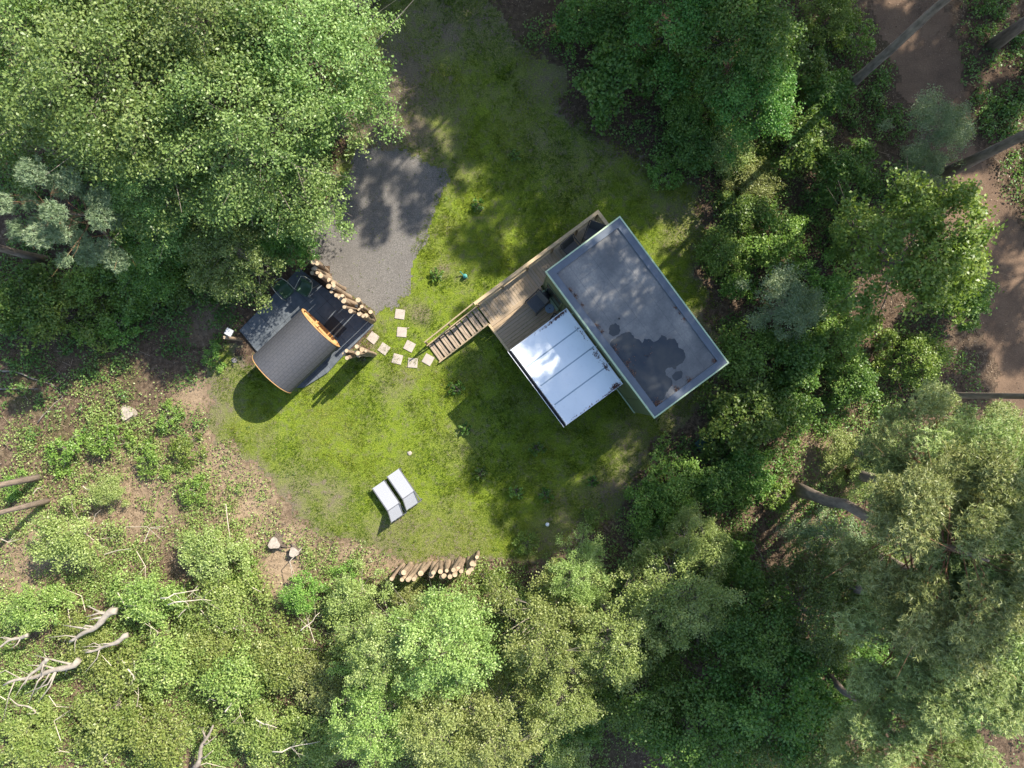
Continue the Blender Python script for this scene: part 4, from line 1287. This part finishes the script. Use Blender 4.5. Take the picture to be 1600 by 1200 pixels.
# ------------------------------------------------------------------ trees and shrubs
GO, GS, GB, GD = 'lit oaks at the upper left', 'shrubs round the clearing', 'birches along the bottom', 'shaded trees at the upper right'
TREES = [
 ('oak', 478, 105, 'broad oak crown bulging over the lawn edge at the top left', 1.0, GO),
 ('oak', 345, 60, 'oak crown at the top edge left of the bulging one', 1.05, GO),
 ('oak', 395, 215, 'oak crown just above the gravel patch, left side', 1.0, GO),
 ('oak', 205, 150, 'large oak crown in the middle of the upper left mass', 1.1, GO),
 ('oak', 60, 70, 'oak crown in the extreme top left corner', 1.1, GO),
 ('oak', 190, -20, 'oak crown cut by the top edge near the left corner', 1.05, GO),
 ('oak', 265, 285, 'oak crown right of the bluish pine', 0.75, GO),
 ('small_oak', 455, 290, 'small oak leaning over the upper gravel edge', 1.0, GO),
 ('small_oak', 45, 215, 'small oak above the bluish pine at the left edge', 1.0, GO),
 ('small_oak', 365, 385, 'small pale oak at the top end of the long palisade', .95, GO),
 ('small_oak', 545, 95, 'outermost small oak spray of the upper left mass', .75, GO),
 ('shade_tree', 245, 385, 'dark small tree between bluish pine and pale oak', .75, GO),
 ('shade_tree', 440, 355, 'dark small tree touching the gravel near the palisade top', .7, GO),
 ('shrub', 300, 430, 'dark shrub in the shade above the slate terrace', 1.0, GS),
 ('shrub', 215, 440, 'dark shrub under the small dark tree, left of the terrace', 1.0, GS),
 ('fresh_shrub', 150, 450, 'green shrub below the bluish pine, upper of two', 1.05, GS),
 ('fresh_shrub', 95, 490, 'green shrub near the left edge below the leaning trunks', 1.0, GS),
 ('shrub', 40, 475, 'dark shrub at the left edge below the leaning trunks', 1.1, GS),
 ('low_shrub', 185, 505, 'low green shrub where the leaf litter starts, left', 1.0, GS),
 ('low_shrub', 140, 520, 'low green shrub beside it, on the bare leaf litter', 1.0, GS),
 ('low_shrub', 335, 552, 'low bright green plant left of the sauna', .7, GS),
 # upper right, shaded
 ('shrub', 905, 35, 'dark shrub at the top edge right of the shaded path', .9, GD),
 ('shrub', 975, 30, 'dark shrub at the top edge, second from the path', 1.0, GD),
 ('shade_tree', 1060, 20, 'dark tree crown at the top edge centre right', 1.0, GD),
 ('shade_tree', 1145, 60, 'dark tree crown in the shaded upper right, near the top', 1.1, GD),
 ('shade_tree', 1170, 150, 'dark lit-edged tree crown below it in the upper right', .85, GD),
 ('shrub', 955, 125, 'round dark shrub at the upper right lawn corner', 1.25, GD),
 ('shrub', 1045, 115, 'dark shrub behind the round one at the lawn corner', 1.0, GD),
 ('fresh_shrub', 1085, 170, 'yellower shrub right of the round dark shrub', .9, GD),
 ('shrub', 1080, 225, 'dark shrub at the right lawn edge in the shade', .95, GD),
 ('low_shrub', 1040, 275, 'low shrub at the right lawn edge below the dark one', .9, GD),
 ('yellow_shrub', 1130, 235, 'pale sun-touched shrub right of the upper lawn', .9, GS),
 ('yellow_shrub', 1175, 290, 'pale sun-touched shrub farther down the right lawn edge', .85, GS),
 ('shrub', 1245, 215, 'dark shrub left of the thin grey-green tree', 1.1, GD),
 ('shrub', 1290, 150, 'dark shrub at the foot of the long leaning pine trunk', 1.0, GD),
 ('shrub', 1235, 95, 'dark shrub between the dark crowns and the long pine trunk', 1.0, GD),
 ('low_shrub', 1335, 60, 'low shrub beside the sandy track at the top', 1.1, GD),
 ('fresh_shrub', 1300, 30, 'green shrub at the top edge left of the sandy track', .9, GD),
 ('shrub', 1320, 265, 'dark shrub left of the thin grey-green tree by the track', 1.0, GD),
 ('willow', 1460, 205, 'thin grey-green tree standing beside the sandy track', 1.0, None),
 ('willow', 1440, 265, 'lower grey-green shrub at the foot of the thin tree', .6, None),
 ('fresh_tree', 1425, 400, 'bright green tree with wide sprays over the sandy track', 1.15, None),
 ('fresh_shrub', 1345, 370, 'green shrub left of the wide bright green tree', 1.0, GS),
 ('shrub', 1500, 470, 'green shrub under the wide tree at the track edge', .9, GS),
 ('willow', 1225, 478, 'grey-green willow shrub right of the cabin', 1.05, None),
 ('shrub', 1160, 335, 'dark shrub above the cabin corner on the right', .9, GS),
 ('fresh_shrub', 1130, 395, 'green shrub touching the lawn right of the cabin roof', .9, GS),
 ('fresh_shrub', 1210, 370, 'green shrub above the grey-green willow', 1.0, GS),
 ('low_shrub', 1150, 440, 'low green shrub between cabin and willow', 1.0, GS),
 ('fresh_shrub', 1290, 450, 'bright green shrub just right of the willow', .9, GS),
 ('fresh_shrub', 1175, 555, 'green shrub close to the cabin right corner', 1.0, GS),
 ('shrub', 1245, 560, 'dark shrub below the willow', 1.1, GS),
 ('shrub', 1165, 645, 'glossy dark shrub below the cabin right corner', 1.25, GS),
 ('shrub', 1225, 640, 'dark shrub right of the glossy one', 1.0, GS),
 ('fresh_shrub', 1310, 530, 'green shrub midway between willow and track', 1.0, GS),
 ('low_shrub', 1380, 540, 'low green plant on the brown floor left of the track', 1.0, GS),
 ('fresh_shrub', 1440, 560, 'green shrub left of the sandy track, lower end', .9, GS),
 ('shrub', 1330, 600, 'dark shrub left of the thick leaning trunk', .9, GS),
 ('fresh_shrub', 1060, 755, 'bright lit shrub at the lower right lawn edge', 1.05, GS),
 ('fresh_shrub', 1020, 790, 'bright lit shrub touching it on the lawn side', .85, GS),
 ('shrub', 1120, 760, 'dark green shrub right of the bright lit pair', .9, GS),
 ('shrub', 1170, 740, 'dark shrub above the leaning pine trunk base', .8, GS),
 ('low_shrub', 1215, 775, 'low shrub at the base of the thick leaning pine trunk', .9, GS),
 ('shrub', 1020, 835, 'dark green shrub below the bright lit pair', .7, GS),
 ('birch', 1090, 850, 'small golden-green birch right of the lawn bottom', .75, GB),
 ('low_shrub', 1145, 850, 'pale low shrub right of the small golden birch', .9, GS),
 ('birch', 900, 895, 'pale birch just below the shaded lawn edge', .7, GB),
 ('low_shrub', 825, 850, 'low yellow plant at the lower lawn edge', .65, GS),
 ('birch', 1065, 930, 'golden birch below the small one, right of centre', .95, GB),
 ('birch', 960, 985, 'wide golden birch at the bottom centre right', 1.0, GB),
 ('birch', 850, 985, 'pale birch right of the row of logs', 1.0, GB),
 ('birch', 870, 1075, 'birch at the bottom centre near the dark gap', .9, GB),
 ('birch', 700, 1000, 'wide yellow-green birch just below the row of logs', 1.1, GB),
 ('birch', 610, 1010, 'yellow-green birch left of the wide one', .9, GB),
 ('birch', 690, 1130, 'yellow-green birch at the bottom edge, centre left', 1.0, GB),
 ('birch', 780, 1130, 'birch at the bottom edge right of centre gap', .95, GB),
 ('birch', 590, 1120, 'green birch at the bottom edge left of centre', .9, GB),
 ('yellow_shrub', 560, 930, 'yellow shrub left of the row of logs', 1.0, GS),
 ('yellow_shrub', 630, 925, 'yellow shrub in front of the row of logs', .7, GS),
 ('bracken', 550, 1000, 'green shrub between sandy gap and birches', 1.0, GS),
 ('yellow_shrub', 510, 1070, 'green-yellow shrub at the bottom, left of the birches', 1.1, GS),
 ('yellow_shrub', 880, 1165, 'green shrub at the bottom edge by the mossy gap', 1.0, GS),
 ('willow', 1300, 850, 'grey-green shrub just below the thick leaning pine trunk', .95, GS),
 ('yellow_shrub', 1345, 745, 'bright yellow-green shrub between brown gap and big pine crown', .75, GS),
 ('yellow_shrub', 1318, 706, 'bright yellow-green shrub at the foot of the big lit pine crown', .8, GS),
 ('small_oak', 1345, 895, 'mid-green tree crown below the grey-green shrub and leaning trunk', .85, None),
 ('shade_tree', 1318, 1055, 'dark tree crown in front of the lower right pines', .85, None),
 ('bracken', 130, 1010, 'green shrub between the thick and the long bleached limb', .9, GS),
 ('bracken', 500, 1150, 'green shrub at the bottom edge, next to the green birch', 1.0, GS),
 ('bracken', 330, 1010, 'green shrub in the very middle of the lower left scrub', .9, GS),
 ('low_shrub', 1085, 560, 'low plant squeezed between cabin wall and right shrubs', .7, GS),
 # bottom right, shaded
 ('shade_tree', 1010, 1080, 'dark tree crown bordering the mossy gap on its right', .9, None),
 ('shade_tree', 1160, 970, 'dark tree crown left of the big pines', 1.0, None),
 ('shade_tree', 1090, 1130, 'dark tree crown cut by the bottom edge, second to the right of the mossy gap', 1.0, None),
 ('shade_tree', 1200, 1080, 'dark tree crown at the bottom beside the big pines', 1.05, None),
 ('small_oak', 1265, 960, 'mid-green tree crown tucked against the big pines', 1.0, None),
 ('small_oak', 1240, 1150, 'mid-green tree crown at the bottom edge by the pines', .9, None),
 ('shrub', 1150, 880, 'dark shrub between golden birch and leaning trunk', .9, None),
 ('shrub', 900, 1120, 'dark shrub by the mossy gap at the bottom', .9, None),
 # left, sunlit low plants
 ('yellow_shrub', 110, 835, 'pale yellow-green shrub on the sunlit sand at the left', 1.15, GS),
 ('yellow_shrub', 335, 865, 'yellow shrub on the sunny sand below the lawn', 1.0, GS),
 ('yellow_shrub', 170, 770, 'small yellow-green shrub above the pale one', .6, GS),
 ('low_shrub', 105, 705, 'low green plant left of the flat stump', 1.0, GS),
 ('low_shrub', 165, 690, 'low green plant just below the flat stump', 1.0, GS),
 ('low_shrub', 235, 715, 'low green plant midway between stump and lawn', .9, GS),
 ('low_shrub', 290, 700, 'low green plant nearest the lawn left edge', .9, GS),
 ('low_shrub', 300, 765, 'low green plant on sand left of the lawn', .8, GS),
 ('low_shrub', 260, 655, 'low green plant right of the flat stump', .7, GS),
 ('bracken', 60, 950, 'green shrub above the bleached dead limbs', 1.0, GS),
 ('bracken', 235, 935, 'green shrub right of the bleached dead limbs', 1.0, GS),
 ('bracken', 350, 950, 'green shrub below the yellow one on the sand', 1.05, GS),
 ('bracken', 270, 1030, 'green shrub in the lower left, right of the dead limbs', 1.15, GS),
 ('bracken', 370, 1060, 'green shrub above the dead stem at the bottom', 1.1, GS),
 ('bracken', 170, 1110, 'green shrub under the dead limbs, lower left', 1.15, GS),
 ('bracken', 60, 1150, 'green shrub in the bottom left corner', 1.15, GS),
 ('bracken', 260, 1150, 'green shrub at the bottom edge left of the dead stem', 1.1, GS),
 ('bracken', 420, 1140, 'green shrub at the bottom edge right of the dead stem', 1.1, GS),
 ('bracken', 440, 1030, 'green shrub left of the birches, lower left', 1.0, GS),
 ('fresh_shrub', 470, 930, 'dark green shrub beside the sandy gap', .7, GS),
 ('low_shrub', 545, 905, 'low green shrub left of the log row', .8, GS),
 ('low_shrub', 380, 910, 'low green shrub on the sandy gap left side', .9, GS),
 ('low_shrub', 20, 760, 'low green plant at the left edge beside a fallen trunk', .7, GS),
 ('low_shrub', 930, 805, 'low green plant at the shaded lower lawn corner', .6, GS),
 ('low_shrub', 770, 905, 'low green plant right of the log row', .7, GS),
]
TCAT = {'oak':'tree','small_oak':'tree','shade_tree':'tree','birch':'tree','willow':'tree','fresh_tree':'tree','pine':'tree','tall_pine':'tree','blue_pine':'tree'}
TNAME = {'oak':'oak_tree','small_oak':'oak_tree','shade_tree':'broadleaf_tree','birch':'birch_tree','willow':'willow_shrub','fresh_tree':'broadleaf_tree','shrub':'shrub','fresh_shrub':'shrub',
         'yellow_shrub':'shrub','bracken':'shrub','low_shrub':'low_shrub'}
GREENER = {(610,1010):'yellow',(590,1120):'bracken',(780,1130):'yellow',(690,1130):'yellow'}
for kind, px, py, lab, s_, g_ in TREES:
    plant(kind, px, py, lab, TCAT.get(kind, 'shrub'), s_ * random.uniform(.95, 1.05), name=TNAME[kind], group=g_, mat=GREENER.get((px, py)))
LAWNP = [(803,246,'shaded middle of the upper lawn'),(747,322,'sun fringe left of the upper lawn'),(715,606,'lawn below the deck stairs'),(729,668,'shadow edge left of the canopy'),
         (838,700,'dark lawn below the canopy'),(752,739,'shadow edge right of the loungers'),(806,767,'sunlit notch of the lower lawn'),(853,773,'lower lawn right of the sunlit notch'),
         (925,751,'dark lawn below the cabin corner'),(683,432,'sunny grass left of the watering can')]
for i, (px, py, lab) in enumerate(LAWNP):
    plant('lawn_plant', px, py, 'small leafy plant in the ' + lab, 'plant', random.uniform(1.05, 1.35), name='young_plant', group='young plants dotted over the lawn', onground=True,
          mat='fresh' if px in (806,) else 'weed')

# pines: trunk bases where the photo shows them, crowns leaning out of the picture as the camera sees them
GP_ = 'tall pines around the clearing'
def pine_at(kind, px, py, label, s_=1.0, zs=None, group=GP_):
    return plant(kind, px, py, label, 'tree', s_, zs, name='pine_tree', group=group, onground=True)
pine_at('pine', 1245, 765, 'tall pine whose thick bare trunk leans in from the lower right clearing', 1.0, 1.05)
pine_at('pine', 1318, 704, 'large lit pine crown right of the brown gap', .86, .70)
pine_at('pine', 1332, 738, 'sunlit pine crown under the thick trunk at the right edge', .95, .95)
pine_at('pine', 1262, 870, 'shaded pine crown in the lower right corner', .9, .95)
pine_at('pine', 1330, 850, 'pine crown at the right edge, lower half', 1.0, .95)
pine_at('pine', 1235, 1000, 'pine crown at the bottom edge, right side', .7, .85)
pine_at('broad_pine', 1310, 150, 'tall pine with long bare trunk crossing the upper right corner', .9)
pine_at('broad_pine', 1475, 272, 'tall pine trunk crossing the sandy track at the right edge', 1.0)
pine_at('tall_pine', 1550, 72, 'pine trunk in the deep shade of the upper right corner', .95)
pine_at('tall_pine', 1432, 615, 'tall pine with thick dark trunk at the right edge', .55, 1.1)
pine_at('tall_pine', 78, 408, 'pine with twin brown trunks leaning out at the left edge', .65, .9)
pine_at('tall_pine', 62, 746, 'pine trunk entering from the left edge below the stump', .52, .9)
pine_at('tall_pine', 74, 783, 'pale forked trunk at the left edge, lower one', .45, .85)
plant('blue_pine', 112, 338, 'bluish young pine with open branches at the left', 'tree', .95, 1.3, name='pine_tree')
# trees standing beyond the frame that throw their shade into the clearing
OFF = [(1360,-330,.95),(1390,-190,.9),(1460,-260,1.1),(1120,-420,.8),(1600,-60,.6),(1690,30,.6),(1690,-330,.8),
       (1350,-420,1.0),(1560,-450,1.1),(1900,-250,1.0),(1080,-182,.85),(1900,-440,1.1),(1990,-340,1.0),(1990,60,.9),(1780,-500,.8)]
for i, (px, py, s_) in enumerate(OFF):
    pine_at('tall_pine', px, py, 'tall pine standing beyond the upper right edge of the photograph', s_, s_, 'pines beyond the picture edge')
for px, py, s_ in ((640,-120,1.0),(760,-160,1.0),(880,-150,1.0),(1000,-110,1.0)):
    plant('oak', px, py, 'oak standing beyond the top edge of the photograph', 'tree', s_, name='oak_tree', group='oaks beyond the top edge', onground=True)

# ------------------------------------------------------------------ ground cover, litter and grass (nobody could count these)
def dens_points(n, dens, seed, x0=-50, x1=1650, y0=-50, y1=1250):
    rg = np.random.default_rng(seed)
    px = rg.uniform(x0, x1, n); py = rg.uniform(y0, y1, n)
    x, y = (px - 800) * S, (600 - py) * S
    return np.stack([x, y], 1)[rg.random(n) < dens(px, py, x, y)], rg
TERR = P([(374,516),(467,419),(590,508),(530,565),(455,618),(398,548)])
def near_open(x, y):
    return np.maximum(polydist(x, y, TERR), np.maximum(np.maximum(polydist(x, y, LAWN), polydist(x, y, GRAVEL)), polydist(x, y, ROAD)))
def spots(px, py, L_):
    v = np.zeros(len(px))
    for a, b, r, k in L_: v = np.maximum(v, k * np.clip(1.4 - np.hypot(px - a, py - b) / r, 0, 1))
    return v
def cover(name, label, mat, n, dens, seed, L, W, hgt, per, rad):
    c, rg = dens_points(n, dens, seed)
    k = len(c)
    r = rad * rg.uniform(.5, 1.3, k); h = hgt * rg.uniform(.4, 1.3, k)
    idx = np.repeat(np.arange(k), per)
    m_ = len(idx)
    a = rg.uniform(0, 6.283, m_); q = np.sqrt(rg.random(m_))
    p = np.stack([c[idx, 0] + np.cos(a) * q * r[idx], c[idx, 1] + np.sin(a) * q * r[idx], .02 + h[idx] * (1 - q ** 2 * .7) * rg.uniform(.35, 1, m_)], 1)
    tone = np.clip(.5 + rg.normal(0, .14, k)[idx] + rg.normal(0, .16, m_), 0, 1)
    o = link(name, np_mesh(name, leaf_quads(p, L, W, 1.0, rg), 4, M[mat], tone))
    return tag(o, label, 'undergrowth', kind='stuff')
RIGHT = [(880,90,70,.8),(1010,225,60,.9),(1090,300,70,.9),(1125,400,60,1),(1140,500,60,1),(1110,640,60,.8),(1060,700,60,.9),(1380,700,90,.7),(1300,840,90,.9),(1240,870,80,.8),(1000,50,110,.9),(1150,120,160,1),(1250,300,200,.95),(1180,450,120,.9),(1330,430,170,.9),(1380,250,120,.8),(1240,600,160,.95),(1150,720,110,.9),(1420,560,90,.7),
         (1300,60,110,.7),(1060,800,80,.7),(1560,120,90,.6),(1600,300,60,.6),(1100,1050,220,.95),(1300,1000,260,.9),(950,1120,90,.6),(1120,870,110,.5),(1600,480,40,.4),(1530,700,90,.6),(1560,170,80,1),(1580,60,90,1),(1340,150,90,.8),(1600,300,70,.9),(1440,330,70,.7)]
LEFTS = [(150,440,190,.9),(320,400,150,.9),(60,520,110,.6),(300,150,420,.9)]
def d_right(px, py, x, y):
    v = np.maximum(spots(px, py, RIGHT), spots(px, py, LEFTS))
    v *= np.clip((fbm(x, y, 1.6, 3) - .35) * 6, 0, 1)
    v[near_open(x, y) > -.25] = 0
    v[(np.hypot(px - 985, py - 1175) < 75)] = 0
    return v
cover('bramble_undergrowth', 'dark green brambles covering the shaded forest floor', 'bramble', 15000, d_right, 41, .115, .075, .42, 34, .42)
LOWL = [(200,1050,300,1),(450,1080,220,1),(700,1080,260,.9),(850,960,150,.8),(120,850,100,.55),(330,850,120,.5),(500,930,120,.6),(620,930,90,.6),(200,700,110,.5),(270,730,110,.4),(80,720,80,.4),
        (30,930,60,.4),(60,1100,160,1),(330,1150,200,1),(350,980,120,.9),(1000,900,100,.6),(1180,280,70,.5),(1120,240,70,.5),(1350,700,90,.4)]
def d_low(px, py, x, y):
    v = spots(px, py, LOWL) * np.clip((fbm(x, y, 1.3, 8) - .24) * 5, 0, 1)
    v[near_open(x, y) > -.15] = 0
    v *= 1 - np.clip(blob(x, y, [(460,910,45,1),(60,880,60,.9),(210,800,60,.8),(640,900,40,.6)]), 0, 1)
    return v
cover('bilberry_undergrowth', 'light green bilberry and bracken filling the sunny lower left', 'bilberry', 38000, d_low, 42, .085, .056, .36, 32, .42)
def d_fern(px, py, x, y):
    v = d_low(px, py, x, y) * np.clip((fbm(x, y, .9, 77) - .5) * 7, 0, 1)
    return np.maximum(v, d_right(px, py, x, y) * .35 * np.clip((fbm(x, y, .9, 70) - .55) * 8, 0, 1))
cover('yellow_undergrowth', 'yellow-green tufts of grass and ferns between the low shrubs', 'yellow', 12000, d_fern, 47, .12, .028, .30, 26, .30)
def d_edge(px, py, x, y):
    d = polydist(x, y, LAWN)
    v = np.clip(1 - np.abs(d + .15) / .7, 0, 1) * np.clip((fbm(x, y, 1.0, 12) - .46) * 6, 0, 1)
    v[polydist(x, y, GRAVEL) > 0] *= .12
    v = np.maximum(v, np.where(d > .4, .05 + .22 * np.clip((fbm(x, y, .7, 44) - .55) * 6, 0, 1), 0) * (polydist(x, y, GRAVEL) < .1))
    v *= np.where((py < 230) & (px < 800), .15, .75)
    v[(px > 340) & (px < 600) & (py > 400) & (py < 620)] = 0
    return v
cover('edge_weeds', 'scattered weeds along the ragged lawn edge', 'weed', 9000, d_edge, 43, .06, .034, .12, 12, .14)
# dry leaves and needles
def d_lit(px, py, x, y):
    v = np.full(len(px), .8) * np.clip(.25 + (fbm(x, y, 1.1, 15) - .35) * 2.2, .1, 1)
    no = near_open(x, y)
    v *= np.maximum(np.clip(.15 - no / .6, 0.02, 1), np.where(polydist(x, y, ROAD) > 0, .22, 0))
    return v
c, rg = dens_points(300000, d_lit, 44)
p = np.concatenate([c, .008 + rg.random((len(c), 1)) * .03], 1)
tag(link('leaf_litter', np_mesh('leaf_litter', leaf_quads(p, .07, .032, 1.8, rg), 4, M['litterleaf'], np.clip(rg.normal(.45, .25, len(c)), 0, 1))),
    'dry brown leaves strewn over the forest floor', 'leaf litter', kind='stuff')
# twigs
c, rg = dens_points(6000, lambda px, py, x, y: np.where(near_open(x, y) > -.1, 0.0, .55 * np.clip(spots(px, py, [(150,720,260,1),(420,860,170,1),(250,560,160,.8),(1290,720,90,1),(1300,250,260,.6),(60,900,150,1),(460,930,80,1)]), 0, 1)), 45)
a = rg.uniform(0, 6.283, len(c)); l = rg.uniform(.15, .6, len(c)) * .5; wd = rg.uniform(.006, .014, len(c))
dx, dy = np.cos(a), np.sin(a)
def q4(sx, sw): return np.stack([c[:, 0] + dx * l * sx - dy * wd * sw, c[:, 1] + dy * l * sx + dx * wd * sw, .03 + .02 * np.abs(sx * np.ones(len(c)))], 1)
tag(link('fallen_twigs', np_mesh('fallen_twigs', np.stack([q4(-1, -1), q4(1, -.5), q4(1, .5), q4(-1, 1)], 1).reshape(-1, 3), 4, M['litterleaf'], np.clip(rg.normal(.75, .2, len(c)), 0, 1))),
    'thin fallen twigs on the leaf litter', 'twigs', kind='stuff')
# pale dead stems tangled through the lower left scrub
c, rg = dens_points(5200, lambda px, py, x, y: np.where(near_open(x, y) > -.2, 0.0, .5 * spots(px, py, [(200,1060,260,1),(430,1090,160,.8),(60,990,130,1),(330,940,80,.7),(560,1100,120,.4),(1200,1170,90,.5)])), 48)
mb = MB()
for x, y in c:
    if rg.random() > .33: continue
    a = rg.uniform(0, 6.283); l = rg.uniform(.3, 1.7); z = rg.uniform(.6, 1.35); r = rg.uniform(.009, .022)
    p0 = np.array([x, y, z - rg.uniform(.05, .3)]); d = np.array([math.cos(a), math.sin(a), rg.uniform(-.05, .3)]); q = np.array([-d[1], d[0], 0]) * rg.normal(0, .16)
    mb.tube([p0, p0 + d * l * .5 + q * l, p0 + d * l], [r, r * .8, r * .3], 4, cap=False)
    if rg.random() < .6:
        m1 = p0 + d * l * .5 + q * l; d2 = np.array([math.cos(a + rg.choice([-.7, .7])), math.sin(a + rg.choice([-.7, .7])), .2])
        mb.tube([m1, m1 + d2 * l * .4], [r * .7, r * .25], 4, cap=False)
o = mb.build('dead_stems', M['stemwood']); tag(o, 'pale dead stems tangled through the sunny lower left scrub', 'dead stems', kind='stuff')
# grass blades
def d_grass(px, py, x, y):
    d = polydist(x, y, LAWN)
    v = np.clip(.5 + d / .7, 0, 1) * np.clip(.25 + (fbm(x, y, .8, 31) - .36) * 3.0, .05, 1)
    v *= 1 - .85 * blob(x, y, BARE)
    v[polydist(x, y, GRAVEL) > .25] *= .03
    v[polydist(x, y, TERR) > 0] = 0
    return v
c, rg = dens_points(230000, d_grass, 46, 300, 1180, -40, 910)
m_ = len(c) * 3
idx = np.repeat(np.arange(len(c)), 3)
a = rg.uniform(0, 6.283, m_); hgt = rg.uniform(.03, .085, m_) * (0.7 + 1.1 * np.clip((fbm(c[:, 0], c[:, 1], .45, 90) - .42) * 3, 0, 1))[idx]; wd = rg.uniform(.006, .012, m_); ln = rg.uniform(.02, .075, m_)
bx = c[idx, 0] + rg.normal(0, .02, m_); by = c[idx, 1] + rg.normal(0, .02, m_)
dx, dy = np.cos(a), np.sin(a)
V = np.stack([np.stack([bx - dy * wd, by + dx * wd, np.full(m_, .004)], 1), np.stack([bx + dy * wd, by - dx * wd, np.full(m_, .004)], 1), np.stack([bx + dx * ln, by + dy * ln, hgt], 1)], 1).reshape(-1, 3)
patch = fbm(c[:, 0], c[:, 1], 1.8, 60)[idx]
tag(link('grass', np_mesh('grass', V, 3, M['lawnblade'], np.clip(.5 + (patch - .5) * 1.2 + rg.normal(0, .2, m_), 0, 1))), 'short yellow-green grass blades of the lawn', 'grass', kind='stuff')
